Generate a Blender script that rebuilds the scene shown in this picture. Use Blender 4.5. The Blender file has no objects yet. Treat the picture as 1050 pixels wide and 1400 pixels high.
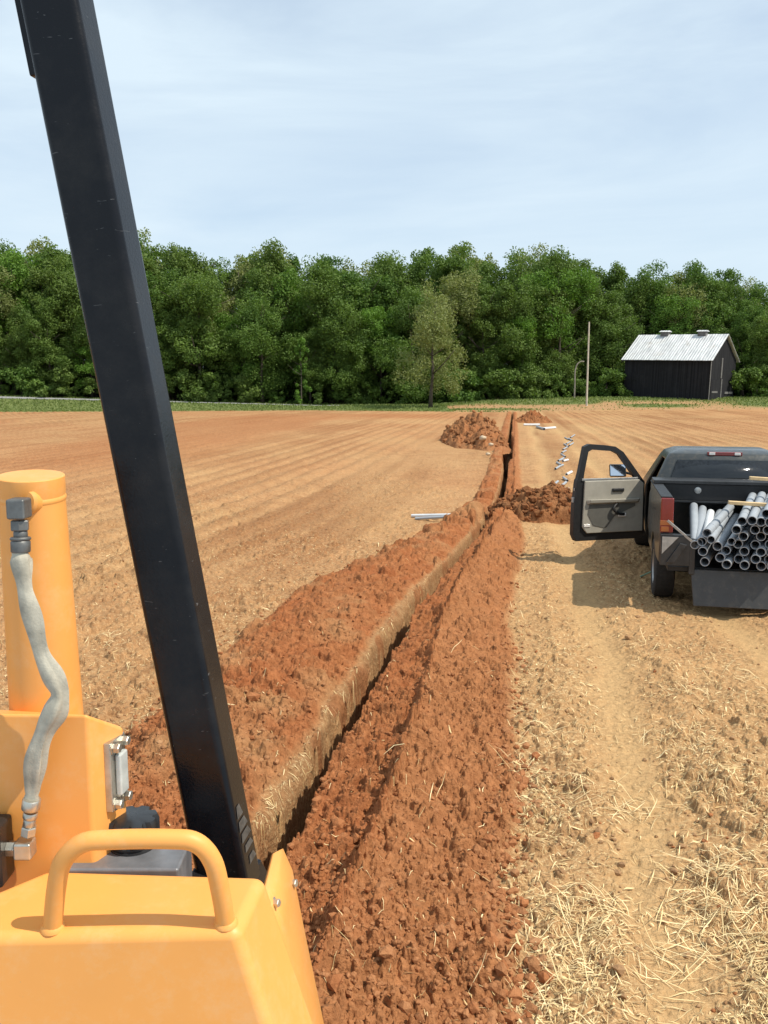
import bpy, bmesh, math, random
import numpy as np
from mathutils import Vector, Matrix
random.seed(7); RNG = np.random.default_rng(11)
R = math.radians
sc = bpy.context.scene
C = sc.collection
# ------------------------------------------------------------------ camera
F = 1212.0; CX, CY = 525.0, 700.0; H = 2.7; PITCH = math.atan((700-530)/F)
cp, sp = math.cos(PITCH), math.sin(PITCH)
def ray(px, py):
    a = (px-CX)/F; b = (CY-py)/F
    return Vector((a, cp + b*sp, -sp + b*cp))
def P(px, py, Y):
    d = ray(px, py); t = Y/d.y
    return Vector((d.x*t, Y, H + d.z*t))
def PZ(px, py, z):
    d = ray(px, py); t = (z-H)/d.z
    return Vector((d.x*t, d.y*t, z))
cam = bpy.data.cameras.new('camera'); co = bpy.data.objects.new('camera', cam); C.objects.link(co)
co.location = (0, 0, H); co.rotation_euler = (R(90)-PITCH, 0, 0)
cam.sensor_fit = 'HORIZONTAL'; cam.sensor_width = 36; cam.lens = 36*F/1050; cam.clip_start = .05; cam.clip_end = 5000
sc.camera = co
# ------------------------------------------------------------------ light
SUN_EL, SUN_AZ = R(54), R(112)          # azimuth clockwise from +Y
w = bpy.data.worlds.new('World'); sc.world = w; w.use_nodes = True
nt = w.node_tree; N = nt.nodes; L = nt.links
for n in list(N): N.remove(n)
out = N.new('ShaderNodeOutputWorld'); bg = N.new('ShaderNodeBackground')
sky = N.new('ShaderNodeTexSky'); sky.sky_type = 'NISHITA'; sky.sun_disc = False
sky.sun_elevation = SUN_EL; sky.sun_rotation = SUN_AZ; sky.air_density = 1.0; sky.dust_density = 1.0; sky.ozone_density = 1.5
tc = N.new('ShaderNodeTexCoord'); mp = N.new('ShaderNodeMapping'); mp.inputs['Scale'].default_value = (1.2, 1.2, 5.0); mp.inputs['Rotation'].default_value = (0.25, 0.18, 0.3)
nz = N.new('ShaderNodeTexNoise'); nz.inputs['Scale'].default_value = 1.7; nz.inputs['Detail'].default_value = 7; nz.inputs['Roughness'].default_value = .55; nz.inputs['Distortion'].default_value = .5
cr = N.new('ShaderNodeMapRange'); cr.inputs['From Min'].default_value = .34; cr.inputs['From Max'].default_value = .64; cr.inputs['To Min'].default_value = .60; cr.inputs['To Max'].default_value = 1.0
mx = N.new('ShaderNodeMixRGB'); mx.inputs['Color2'].default_value = (4.75, 5.65, 6.35, 1)
L.new(tc.outputs['Generated'], mp.inputs['Vector']); L.new(mp.outputs['Vector'], nz.inputs['Vector']); L.new(nz.outputs['Fac'], cr.inputs['Value'])
L.new(cr.outputs['Result'], mx.inputs['Fac']); L.new(sky.outputs['Color'], mx.inputs['Color1']); L.new(mx.outputs['Color'], bg.inputs['Color'])
bg.inputs['Strength'].default_value = .145; L.new(bg.outputs['Background'], out.inputs['Surface'])
sl = bpy.data.lights.new('sun', 'SUN'); sl.energy = 4.4; sl.angle = R(.5); sl.color = (1, .93, .80)
so = bpy.data.objects.new('sun', sl); C.objects.link(so)
tosun = Vector((math.sin(SUN_AZ)*math.cos(SUN_EL), math.cos(SUN_AZ)*math.cos(SUN_EL), math.sin(SUN_EL)))
so.rotation_euler = tosun.to_track_quat('Z', 'Y').to_euler()
sc.view_settings.view_transform = 'Standard'; sc.view_settings.look = 'None'; sc.view_settings.exposure = 0.12; sc.view_settings.gamma = 1
sc.render.engine = 'CYCLES'
# ------------------------------------------------------------------ materials
def mat(name): 
    m = bpy.data.materials.new(name); m.use_nodes = True; nt = m.node_tree
    return m, nt.nodes, nt.links, nt.nodes['Principled BSDF']
def noise(N, L, scale, detail=4, rough=.55, vec=None, dist=0):
    n = N.new('ShaderNodeTexNoise'); n.inputs['Scale'].default_value = scale; n.inputs['Detail'].default_value = detail
    n.inputs['Roughness'].default_value = rough; n.inputs['Distortion'].default_value = dist
    if vec is not None: L.new(vec, n.inputs['Vector'])
    return n.outputs['Fac']
def maprange(N, L, v, a, b, c=0., d=1.):
    n = N.new('ShaderNodeMapRange'); L.new(v, n.inputs['Value'])
    for k, x in zip(('From Min', 'From Max', 'To Min', 'To Max'), (a, b, c, d)): n.inputs[k].default_value = x
    return n.outputs['Result']
def mixc(N, L, f, a, b, mode='MIX'):
    n = N.new('ShaderNodeMixRGB'); n.blend_type = mode
    for k, v in (('Fac', f), ('Color1', a), ('Color2', b)):
        if isinstance(v, (tuple, list)): n.inputs[k].default_value = (*v, 1) if len(v) == 3 else v
        elif isinstance(v, (int, float)): n.inputs[k].default_value = v
        else: L.new(v, n.inputs[k])
    return n.outputs['Color']
def math_(N, L, op, a, b=0.):
    n = N.new('ShaderNodeMath'); n.operation = op
    for i, v in enumerate((a, b)):
        if isinstance(v, (int, float)): n.inputs[i].default_value = v
        else: L.new(v, n.inputs[i])
    return n.outputs[0]
def attr(N, name): 
    n = N.new('ShaderNodeAttribute'); n.attribute_name = name; return n.outputs['Fac']
def objcoord(N, L, scale=None):
    t = N.new('ShaderNodeTexCoord').outputs['Object']
    if scale is None: return t
    m = N.new('ShaderNodeMapping'); m.inputs['Scale'].default_value = scale; L.new(t, m.inputs['Vector']); return m.outputs['Vector']
def bump(N, L, b, h, dist=.01, strength=1., prev=None):
    n = N.new('ShaderNodeBump'); n.inputs['Distance'].default_value = dist; n.inputs['Strength'].default_value = strength
    L.new(h, n.inputs['Height'])
    if prev is not None: L.new(prev, n.inputs['Normal'])
    if b is not None: L.new(n.outputs['Normal'], b.inputs['Normal'])
    return n.outputs['Normal']
def simple(name, col, rough=.5, metal=0., spec=.5, var=.12, vscale=8, bumpd=0., bscale=60, coat=0.):
    m, N, L, b = mat(name); v = objcoord(N, L)
    n = noise(N, L, vscale, 5, .6, v)
    c2 = tuple(x*(1-var) for x in col); c1 = tuple(min(1, x*(1+var)) for x in col)
    L.new(mixc(N, L, maprange(N, L, n, .3, .7), c2, c1), b.inputs['Base Color'])
    n2 = noise(N, L, vscale*3.1, 3, .6, v)
    L.new(maprange(N, L, n2, .3, .7, max(.03, rough-.08), min(1, rough+.1)), b.inputs['Roughness'])
    b.inputs['Metallic'].default_value = metal; b.inputs['Specular IOR Level'].default_value = spec
    b.inputs['Coat Weight'].default_value = coat; b.inputs['Coat Roughness'].default_value = .15
    if bumpd: bump(N, L, b, noise(N, L, bscale, 4, .6, v), bumpd)
    return m
M = {}
def soil_material():
    m, N, L, b = mat('soil'); v = objcoord(N, L)
    big = noise(N, L, .06, 4, .6, v); mid = noise(N, L, 1.3, 5, .65, v); fine = noise(N, L, 22, 5, .7, v); clod = noise(N, L, 6.5, 4, .7, v)
    f = mixc(N, L, maprange(N, L, mid, .3, .7), (.345, .185, .085), (.50, .295, .138))
    f = mixc(N, L, maprange(N, L, big, .42, .68, 0, .55), f, (.42, .19, .085))
    f = mixc(N, L, math_(N, L, 'MULTIPLY', maprange(N, L, clod, .52, .66), attr(N, 'rough')), f, (.20, .105, .05))
    f = mixc(N, L, math_(N, L, 'MULTIPLY', attr(N, 'stripe'), .85), f, (.27, .125, .052))
    f = mixc(N, L, attr(N, 'pale'), f, (.53, .345, .165))
    # pale straw flecks lying in the stubble
    vs = objcoord(N, L, (9, 30, 9)); fl = noise(N, L, 2.2, 3, .7, vs, 1.2)
    f = mixc(N, L, math_(N, L, 'MULTIPLY', maprange(N, L, fl, .55, .62), attr(N, 'straw')), f, (.70, .53, .29))
    rn = noise(N, L, 9, 5, .7, v)
    rd = mixc(N, L, maprange(N, L, rn, .3, .7), (.235, .084, .032), (.45, .187, .076))
    rd = mixc(N, L, maprange(N, L, noise(N, L, 30, 3, .7, v), .58, .68, 0, .75), rd, (.13, .042, .016))
    rd = mixc(N, L, maprange(N, L, mid, .45, .75, 0, .7), rd, (.33, .105, .039))
    f = mixc(N, L, attr(N, 'red'), f, rd)
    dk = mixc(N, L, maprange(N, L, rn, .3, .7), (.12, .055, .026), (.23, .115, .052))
    f = mixc(N, L, attr(N, 'deep'), f, dk)  # dark soil tone, also carries the painted shade inside the trench
    f = mixc(N, L, maprange(N, L, fine, .25, .75), mixc(N, L, 1., f, (.72, .70, .68), 'MULTIPLY'), mixc(N, L, 1., f, (1.12, 1.12, 1.12), 'MULTIPLY'))
    L.new(f, b.inputs['Base Color']); b.inputs['Roughness'].default_value = .95; b.inputs['Specular IOR Level'].default_value = .1
    p = bump(N, L, None, clod, .05, .8); p = bump(N, L, None, fine, .018, .9, p)
    bump(N, L, b, noise(N, L, 90, 3, .7, v), .006, .8, p)
    return m
M['soil'] = soil_material()
def clod_material():
    m, N, L, b = mat('clod_soil'); v = objcoord(N, L)
    r = mixc(N, L, maprange(N, L, noise(N, L, 12, 4, .7, v), .3, .7), (.245, .088, .034), (.44, .185, .078))
    t = mixc(N, L, maprange(N, L, noise(N, L, 12, 4, .7, v), .3, .7), (.29, .16, .08), (.45, .28, .145))
    L.new(mixc(N, L, attr(N, 'red'), t, r), b.inputs['Base Color']); b.inputs['Roughness'].default_value = .95; b.inputs['Specular IOR Level'].default_value = .1
    bump(N, L, b, noise(N, L, 60, 4, .7, v), .01)
    return m
M['clod'] = clod_material()
def straw_material():
    m, N, L, b = mat('straw_stalk')
    t = attr(N, 'tone')
    c = mixc(N, L, maprange(N, L, t, 0, .5), (.25, .155, .075), (.62, .44, .20)); c = mixc(N, L, maprange(N, L, t, .5, 1), c, (.88, .71, .40))
    L.new(c, b.inputs['Base Color']); b.inputs['Roughness'].default_value = .6; b.inputs['Specular IOR Level'].default_value = .3
    return m
M['straw'] = straw_material()
def leaf_material(name, c0, c1, c2):
    m, N, L, b = mat(name)
    t = attr(N, 'tone'); oi = N.new('ShaderNodeObjectInfo').outputs['Random']
    c = mixc(N, L, t, c0, c1); c = mixc(N, L, math_(N, L, 'MULTIPLY', oi, .75), c, c2)
    L.new(c, b.inputs['Base Color']); b.inputs['Roughness'].default_value = .65; b.inputs['Specular IOR Level'].default_value = .25
    tr = N.new('ShaderNodeBsdfTranslucent'); L.new(mixc(N, L, 1., c, (1.2, 1.35, .6), 'MULTIPLY'), tr.inputs['Color'])
    ms = N.new('ShaderNodeMixShader'); ms.inputs[0].default_value = .28
    L.new(b.outputs[0], ms.inputs[1]); L.new(tr.outputs[0], ms.inputs[2]); L.new(ms.outputs[0], N['Material Output'].inputs['Surface'])
    return m
M['leaf'] = leaf_material('oak_leaf', (.046, .108, .020), (.155, .245, .048), (.135, .185, .044))
M['leaf_pale'] = leaf_material('pale_leaf', (.15, .185, .06), (.28, .30, .11), (.20, .235, .08))
M['leaf_fresh'] = leaf_material('fresh_leaf', (.065, .15, .02), (.18, .32, .045), (.12, .21, .04))
M['grass'] = leaf_material('grass_blade', (.10, .16, .035), (.26, .31, .09), (.18, .21, .08))
M['bark'] = simple('bark', (.075, .06, .045), .9, bumpd=.02, bscale=6, var=.35, vscale=3)
M['pale_bark'] = simple('pale_bark', (.26, .23, .19), .9, bumpd=.01, bscale=6, var=.3, vscale=3)
def verge_material():
    m, N, L, b = mat('verge'); v = objcoord(N, L)
    g = mixc(N, L, maprange(N, L, noise(N, L, 1.2, 5, .7, v), .3, .7), (.10, .14, .04), (.24, .26, .10))
    g = mixc(N, L, attr(N, 'dirt'), g, (.44, .26, .13))
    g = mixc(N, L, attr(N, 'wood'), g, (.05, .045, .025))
    L.new(g, b.inputs['Base Color']); b.inputs['Roughness'].default_value = .95; b.inputs['Specular IOR Level'].default_value = .1
    bump(N, L, b, noise(N, L, 8, 4, .7, v), .15)
    return m
M['verge'] = verge_material()
M['asphalt'] = simple('asphalt', (.27, .27, .265), .9, var=.15, vscale=2)
# painted machine metal
def paint(name, col, rough=.42, dust=(.50, .33, .18), dustamt=.25, coat=.15):
    m, N, L, b = mat(name); v = objcoord(N, L)
    c = mixc(N, L, maprange(N, L, noise(N, L, 5, 4, .6, v), .3, .7), tuple(x*.95 for x in col), col)
    d = maprange(N, L, noise(N, L, 11, 9, .78, v), .50, .80, 0, dustamt)
    c = mixc(N, L, d, c, dust)
    sp_ = maprange(N, L, noise(N, L, 70, 3, .8, v), .70, .76, 0, .5)
    c = mixc(N, L, sp_, c, tuple(x*.6 for x in dust))
    L.new(c, b.inputs['Base Color']); L.new(math_(N, L, 'ADD', maprange(N, L, noise(N, L, 9, 6, .7, v), .3, .75, rough-.08, rough+.14), 0.), b.inputs['Roughness'])
    b.inputs['Coat Weight'].default_value = coat; b.inputs['Coat Roughness'].default_value = .2
    bump(N, L, b, noise(N, L, 40, 2, .5, v), .0004, .25)
    return m
M['yellow'] = paint('yellow_paint', (.85, .365, .085), .46, (.80, .54, .30), .40, .0)
def black_paint():
    m, N, L, b = mat('black_paint'); v = objcoord(N, L)
    c = mixc(N, L, maprange(N, L, noise(N, L, 6, 6, .7, v), .45, .8, 0, .5), (.006, .0065, .009), (.036, .033, .031))
    sv = objcoord(N, L, (14, 14, 60)); s = maprange(N, L, noise(N, L, 1.4, 2, .5, sv, 2.5), .735, .76, 0, .35)
    c = mixc(N, L, s, c, (.22, .22, .22))
    L.new(c, b.inputs['Base Color']); L.new(maprange(N, L, noise(N, L, 12, 6, .7, v), .3, .7, .17, .30), b.inputs['Roughness'])
    b.inputs['Specular IOR Level'].default_value = .24
    bump(N, L, b, noise(N, L, 180, 2, .5, v), .0006, .6)
    return m
M['black'] = black_paint()
M['plastic'] = simple('black_plastic', (.017, .017, .018), .32)
M['steel'] = simple('zinc_steel', (.50, .48, .42), .38, metal=.85, var=.2, vscale=30)
M['dark_steel'] = simple('dark_steel', (.16, .16, .155), .5, metal=.6, var=.25, vscale=40)
M['grey_sheet'] = simple('grey_sheet', (.19, .19, .20), .42, metal=.3, var=.3, vscale=14)
M['sleeve'] = simple('hose_sleeve', (.40, .365, .29), .8, var=.35, vscale=22, bumpd=.0008, bscale=260)
M['glass_clear'] = simple('sight_glass', (.45, .47, .45), .08, var=.25, vscale=20)
M['decal'] = simple('worn_decal', (.065, .061, .056), .6, var=.5, vscale=60)
# truck
M['truck'] = paint('charcoal_paint', (.030, .034, .034), .32, dust=(.24, .19, .13), dustamt=.45, coat=.4)
M['truck_dark'] = simple('dark_trim', (.012, .012, .013), .55)
M['tyre'] = simple('tyre', (.022, .021, .02), .85, var=.4, vscale=12, bumpd=.004)
M['rim'] = simple('rim', (.32, .32, .31), .4, metal=.7)
M['glass_dark'] = simple('tinted_glass', (.008, .010, .013), .07, spec=.6, var=.05)
M['red_lens'] = simple('red_lens', (.20, .018, .014), .18, coat=.5)
M['amber_lens'] = simple('amber_lens', (.36, .11, .03), .18, coat=.5)
M['white_lens'] = simple('white_lens', (.75, .72, .68), .2, coat=.5)
M['trim_beige'] = simple('beige_trim', (.36, .335, .28), .65, var=.1)
M['trim_grey'] = simple('grey_trim', (.12, .115, .10), .6, var=.12)
M['chrome'] = simple('mirror', (.62, .66, .72), .06, metal=1., var=.02)
M['bumper'] = simple('bumper_steel', (.045, .046, .048), .42, metal=.4, var=.3, vscale=10)
M['bare_metal'] = simple('bare_metal', (.38, .38, .37), .45, metal=.5, var=.2, vscale=20)
M['pvc'] = simple('grey_pvc', (.33, .355, .385), .45, var=.10, vscale=4)
M['pvc_light'] = simple('pale_pvc', (.66, .68, .70), .45, var=.08, vscale=4)
M['lumber'] = simple('lumber', (.62, .44, .23), .75, var=.2, vscale=10)
M['tailgate'] = paint('tailgate_paint', (.042, .044, .046), .5, dust=(.2, .17, .13), dustamt=.35, coat=.1)
M['rod'] = simple('green_rod', (.14, .27, .20), .5)
# barn
def barn_wall():
    m, N, L, b = mat('black_boards'); v = objcoord(N, L, (4.2, 4.2, .05))
    n = noise(N, L, 1.2, 2, .5, v); n2 = noise(N, L, .6, 6, .7, objcoord(N, L))
    c = mixc(N, L, maprange(N, L, n, .35, .65), (.006, .006, .008), (.020, .020, .024)); c = mixc(N, L, maprange(N, L, n2, .5, .8, 0, .5), c, (.035, .034, .036))
    L.new(c, b.inputs['Base Color']); b.inputs['Roughness'].default_value = .85; b.inputs['Specular IOR Level'].default_value = .25
    bump(N, L, b, n, .04); return m
M['barn'] = barn_wall()
def barn_roof():
    m, N, L, b = mat('tin_roof'); v = objcoord(N, L)
    n = noise(N, L, .9, 6, .7, objcoord(N, L, (3, .6, .6)))
    c = mixc(N, L, maprange(N, L, n, .35, .7), (.42, .43, .44), (.80, .81, .80)); c = mixc(N, L, maprange(N, L, noise(N, L, .5, 5, .7, v), .58, .75, 0, .6), c, (.34, .27, .21))
    L.new(c, b.inputs['Base Color']); b.inputs['Roughness'].default_value = .55; b.inputs['Metallic'].default_value = .15
    wv = N.new('ShaderNodeTexWave'); wv.inputs['Scale'].default_value = .85; wv.bands_direction = 'X'; L.new(v, wv.inputs['Vector'])
    bump(N, L, b, wv.outputs['Fac'], .05); return m
M['roof'] = barn_roof()
M['grey_boards'] = simple('weathered_boards', (.14, .135, .13), .9, var=.3, vscale=3)
M['pole'] = simple('pole_wood', (.50, .46, .38), .9, var=.2, vscale=3)
M['rock'] = simple('pale_stone', (.50, .40, .28), .9, var=.25, vscale=6, bumpd=.02, bscale=14)
# ------------------------------------------------------------------ noise in numpy
def h2(ix, iy, s):
    a = (ix.astype(np.int64)*374761393 + iy.astype(np.int64)*668265263 + s*974634787) & 0xffffffff
    a = ((a ^ (a >> 13))*1274126177) & 0xffffffff; a = a ^ (a >> 16); a = (a*2246822519) & 0xffffffff
    return ((a ^ (a >> 15)) & 0xffffff)/float(0xffffff)
def vn(x, y, s=0):
    ix = np.floor(x); iy = np.floor(y); fx = x-ix; fy = y-iy; fx = fx*fx*(3-2*fx); fy = fy*fy*(3-2*fy)
    a = h2(ix, iy, s); b = h2(ix+1, iy, s); c = h2(ix, iy+1, s); d = h2(ix+1, iy+1, s)
    return (a*(1-fx)+b*fx)*(1-fy)+(c*(1-fx)+d*fx)*fy
def fbm(x, y, o=4, s=0, g=.5):
    r = 0; a = 1; t = 0
    for i in range(o): r = r + a*(vn(x, y, s+i*17)-.5); t += a; a *= g; x = x*2.03+5.1; y = y*2.03+1.7
    return r/t*2
def lumps(x, y, sc_, s=0, dens=.7):
    x = x/sc_; y = y/sc_; wx_ = fbm(x*2.1, y*2.1, 2, s+200); wy_ = fbm(x*2.1+9, y*2.1, 2, s+220); x = x+.42*wx_; y = y+.42*wy_; ix = np.floor(x); iy = np.floor(y); best = np.zeros_like(x)
    for dx in (-1, 0, 1):
        for dy in (-1, 0, 1):
            cx = ix+dx; cy = iy+dy
            jx = cx+h2(cx, cy, s); jy = cy+h2(cx, cy, s+1); q = h2(cx, cy, s+3)
            r = (.30+.55*h2(cx, cy, s+2)**2)*(q < dens); sq = .7+.6*h2(cx, cy, s+4)
            d2 = ((x-jx)*sq)**2+((y-jy)/sq)**2
            t1 = h2(cx, cy, s+5)-.5; t2 = h2(cx, cy, s+6)-.5; hh = np.minimum(np.sqrt(np.maximum(0, r*r-d2)), r*.62+.9*(t1*(x-jx)+t2*(y-jy))); best = np.maximum(best, hh)
    return best*sc_
def sstep(a, b, x): t = np.clip((x-a)/(b-a), 0, 1); return t*t*(3-2*t)
# ------------------------------------------------------------------ terrain
_pts = [(330, 1240), (405, 1112), (455, 1030), (480, 975), (525, 900), (558, 845), (600, 795), (641, 748), (672, 708), (684, 685), (690, 655), (693, 625), (697, 597), (700, 570)]
_g = [PZ(a, b, 0) for a, b in _pts]
_gy = np.array([g.y for g in _g]); _gx = np.array([g.x for g in _g])
_ys = np.concatenate([np.linspace(-2, 40, 1400), np.linspace(40.2, 400, 500)])
_s0 = (_gx[2]-_gx[0])/(_gy[2]-_gy[0])
_xs = np.where(_ys < _gy[0], _gx[0]+_s0*(_ys-_gy[0]), np.interp(_ys, _gy, _gx))
_s1 = (_gx[-1]-_gx[-3])/(_gy[-1]-_gy[-3]); _xs = np.where(_ys > _gy[-1], _gx[-1]+_s1*(_ys-_gy[-1]), _xs)
_k = np.ones(61)/61; _sm = np.convolve(np.pad(_xs[:1400], 30, mode='edge'), _k, 'valid')
_e = np.ones(1400); _e[:40] = 0; _e[-40:] = 0; _xs[:1400] = np.where(_e > 0, _sm, _xs[:1400])
def xt(Y): return np.interp(Y, _ys, _xs)
def edges(Y):
    wob = lambda s, f, a: a*fbm(Y*f, Y*0+3.3*s, 3, 40+s)
    sc_ = np.clip(9/np.maximum(Y, 9), .35, 1)
    Rr = np.interp(Y, [4, 7, 9, 12, 15, 18, 26, 100], [1.42, 1.34, 1.28, 1.12, .95, .66, .50, .5])+wob(1, 1.3, .12)*sc_
    Cr = np.interp(Y, [4, 7, 9, 12, 18, 30], [.66, .62, .56, .46, .34, .30])+wob(2, 1.1, .09)*sc_
    Lo = -np.interp(Y, [4, 7, 9, 12, 15, 18, 21, 100], [1.55, 1.55, 1.62, 1.72, 1.25, .80, .62, .58])+wob(3, 1.0, .16)*sc_
    Li = -np.interp(Y, [4, 9, 15, 19, 30], [.205, .21, .18, .14, .12])+wob(4, 1.5, .07)*sc_
    W = np.interp(Y, [5, 15, 20, 30], [.135, .13, .085, .07])+.05*fbm(Y*2.6, Y*0, 3, 91)*sc_+.13*sstep(31, 34, Y)*(1-sstep(46, 52, Y))
    return Lo, Li, W, Cr, Rr
def verge_z(x, Y):
    amp = np.interp(x, [-90, -55, -9, 6, 14, 30, 60, 120], [1.7, 1.55, .25, .35, .9, 1.35, 1.3, 1.6])
    return amp*sstep(104, 124, Y)
def terrain(x, Y):
    """height, attributes"""
    Lo, Li, W, Cr, Rr = edges(Y); u = x-xt(Y)
    fade = np.clip(16/np.maximum(Y, 16), .35, 1)
    Tend = 1-sstep(94, 99, Y)
    # tilled field
    row = np.cos(2*np.pi*u/.76)
    leftf = (u < 0)
    z = (.018+.016*sstep(9, 16, Y))*row*sstep(3, 6, np.abs(u))+.03*fbm(x*.35, Y*.35, 3, 5)
    z = z+(.022*fbm(x*6, Y*6, 4, 9, .6)+.75*lumps(x, Y, .11, 21, .42)*(.25+1.1*vn(x*.9, Y*.9, 3))+.6*lumps(x, Y, .05, 25, .5)*(Y < 16))*fade
    z = z+.012*fbm(x*24, Y*24, 2, 31)*np.clip(8/np.maximum(Y, 8), .1, 1)
    z = z+(u < -1.2)*sstep(5, 8, Y)*(.5*lumps(x, Y, .24, 27, .38)*(.2+1.0*vn(x*.5, Y*.3, 28))*fade)
    # wheel tracks right of the spoil
    tr = np.exp(-((u-Rr-.85+.10*np.sin(Y*.5))/.22)**2)+np.exp(-((u-Rr-2.55)/.24)**2)+.7*np.exp(-((u-Rr-4.6)/.3)**2)
    tr = np.clip(tr, 0, 1)*(u > 0)
    z = z*(1-.75*tr)-.035*tr
    ridge = (np.exp(-((u-Rr-1.45)/.22)**2)+np.exp(-((u-Rr-.45)/.12)**2)*.6+np.exp(-((u-Rr-3.1)/.2)**2))*(u > 0)
    z = z+ridge*(.03+.06*np.maximum(0, fbm(x*4, Y*3, 3, 77)))*fade
    pale = .6*tr+.30*sstep(.35, .8, vn(x*.5+9, Y*.22, 8))*(Y > 10)
    straw = np.clip(1-.7*tr, 0, 1)*(.35+.65*vn(u*1.3, Y*.4, 15))*np.interp(Y, [3, 20, 50, 90], [1, .9, .35, .15])
    rough = (1-tr)*(.35+.65*sstep(.3, .75, vn(u*.9, Y*.25, 19)))*np.interp(Y, [3, 20, 45, 100], [1, .9, .45, .3])
    hs = np.interp(Y, [4, 15, 19, 30, 100], [1, .95, .55, .38, .35])
    # left bank
    tl = np.clip((u-Lo)/(Li-Lo), 0, 1); bl = np.sin(np.pi*tl)**.75*.15*hs
    inl = sstep(-.02, .08, tl)*(1-sstep(.94, 1.02, (u-Lo)/(Li-Lo)))
    cl = .6*lumps(x, Y, .19, 51, .4)+.85*lumps(x, Y, .085, 61, .7)*(1-sstep(12, 22, Y))+1.0*lumps(x, Y, .04, 66, .85)*(1-sstep(7, 11, Y))+.02*fbm(x*14, Y*14, 3, 68, .6)*(1-sstep(9, 14, Y))+1.3*lumps(x, Y, .36, 69, .5)*sstep(11, 20, Y)
    zb = bl+inl*(cl*1.05*fade+.03*fbm(x*3, Y*3, 3, 71))
    z = np.where((u > Lo-.12) & (u < 0), z*(1-inl)+zb, z)
    # tan berm between left bank and trench lip
    be = sstep(Li-.06, Li+.05, u)*(u < -W+.0)
    tb = np.clip((u-Li)/np.maximum(.02, (-W-Li)), 0, 1)
    z = np.where((u > Li-.06) & (u < 0), z*(1-.5*be)+be*(.04*(1-tb)-.11*tb**2+.04*fbm(x*7, Y*7, 4, 81, .6)*fade+.6*lumps(x, Y, .12, 83, .4)*(1-sstep(12, 18, Y))), z)
    # right bank: rough inner shelf, step to the crest, long outer slope
    tin = np.clip((u-W)/np.maximum(.05, Cr-W), 0, 1); tou = np.clip((u-Cr)/np.maximum(.05, Rr-Cr), 0, 1)
    prof = np.where(u < Cr, .15+.04*tin**1.2+.12*sstep(.80, 1., tin), .28*(1-tou)**1.1)
    jut = vn(Y*1.9, Y*0+2, 33)
    prof = (prof*(.85+.3*jut)+.0)*hs
    inr = sstep(-.03, .03, u-W)*(1-sstep(-.10, .05, u-Rr))
    cr_ = np.where(u < Cr, .65*lumps(x, Y, .15, 151, .45)+1.1*lumps(x, Y, .075, 161, .75)*(1-sstep(12, 22, Y))+1.0*lumps(x, Y, .038, 166, .85)*(1-sstep(7, 11, Y))+.02*fbm(x*14, Y*14, 3, 168, .6)*(1-sstep(9, 14, Y))+1.0*lumps(x, Y, .3, 169, .5)*sstep(11, 20, Y), .5*lumps(x, Y, .15, 171, .35)+1.1*lumps(x, Y, .07, 181, .65)*(1-sstep(12, 22, Y))+1.1*lumps(x, Y, .038, 186, .85)*(1-sstep(7, 11, Y))+.02*fbm(x*12, Y*12, 3, 188, .6)*(1-sstep(9, 14, Y))+.9*lumps(x, Y, .3, 189, .45)*sstep(11, 20, Y))
    cr_ = cr_+.55*lumps(x, Y, .22, 191, .5)*sstep(.55, .95, tou)
    z = np.where(u > W-.03, z*(1-inr)+inr*(prof+cr_*1.05*fade+.03*fbm(x*2.4, Y*2.4, 3, 87)), z)
    # the cut
    Dp = np.interp(Y, [3, 30, 36, 60], [.95, .9, 1.3, 1.0])
    ju = .025*fbm(Y*7, x*0+1, 3, 95)*np.clip(8/np.maximum(Y, 8), 0, 1)**2
    cut = (1-sstep(W-.035, W+.012, np.abs(u)+ju))*Tend
    z = z*(1-cut)+cut*(-Dp+.08*fbm(x*5, Y*5, 3, 99))
    red = np.maximum(inl*np.clip(.55+.9*(fbm(x*2, Y*2, 3, 111)+.45), 0, 1), inr)*Tend
    red = np.clip(red*np.where(u > Cr, .80, 1.), 0, 1)
    red = np.maximum(red, .0+.55*sstep(.62, .82, vn(x*.09+2, Y*.045, 23))*(Y > 14)*(u < -3))
    red = np.maximum(red, .8*be*sstep(.52, .66, vn(x*4.3, Y*2.6, 118)))
    depth_ = np.clip(-z/.9, 0, 1)
    deep = np.maximum(cut*(.35+.45*sstep(.15, .4, -z)), .38*be)  # slot colour darkens with depth to paint in shade; berm is plain brown soil
    stripe = (sstep(.52, .85, vn(u*1.5+50, Y*.05, 61))*.7+.75*sstep(.40, .90, .5+.5*row)*sstep(.30, .72, vn(u*.55, Y*.13, 62)))*sstep(9, 16, Y)*(np.abs(u) > 1.2)
    strawb = straw*(1-inl)*(1-inr)+.35*be
    rough = rough*(1-inl)*(1-inr)
    pale = (pale+.35*(u > Rr)*(Y < 25))*(1-inl)*(1-inr)*(1-be)*.8
    # beyond the far edge
    z = z*(1-sstep(98, 104, Y))+verge_z(x, Y)
    return dict(z=z, red=red, deep=deep, straw=np.clip(strawb, 0, 1), rough=np.clip(rough, 0, 1), pale=np.clip(pale, 0, 1), stripe=np.clip(stripe, 0, 1)*(1-inl)*(1-inr)*(1-tr), u=u, inl=inl, inr=inr, be=be, cut=cut, tr=tr)
def tz(x, y): return float(terrain(np.array([float(x)]), np.array([float(y)]))['z'][0])
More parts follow.
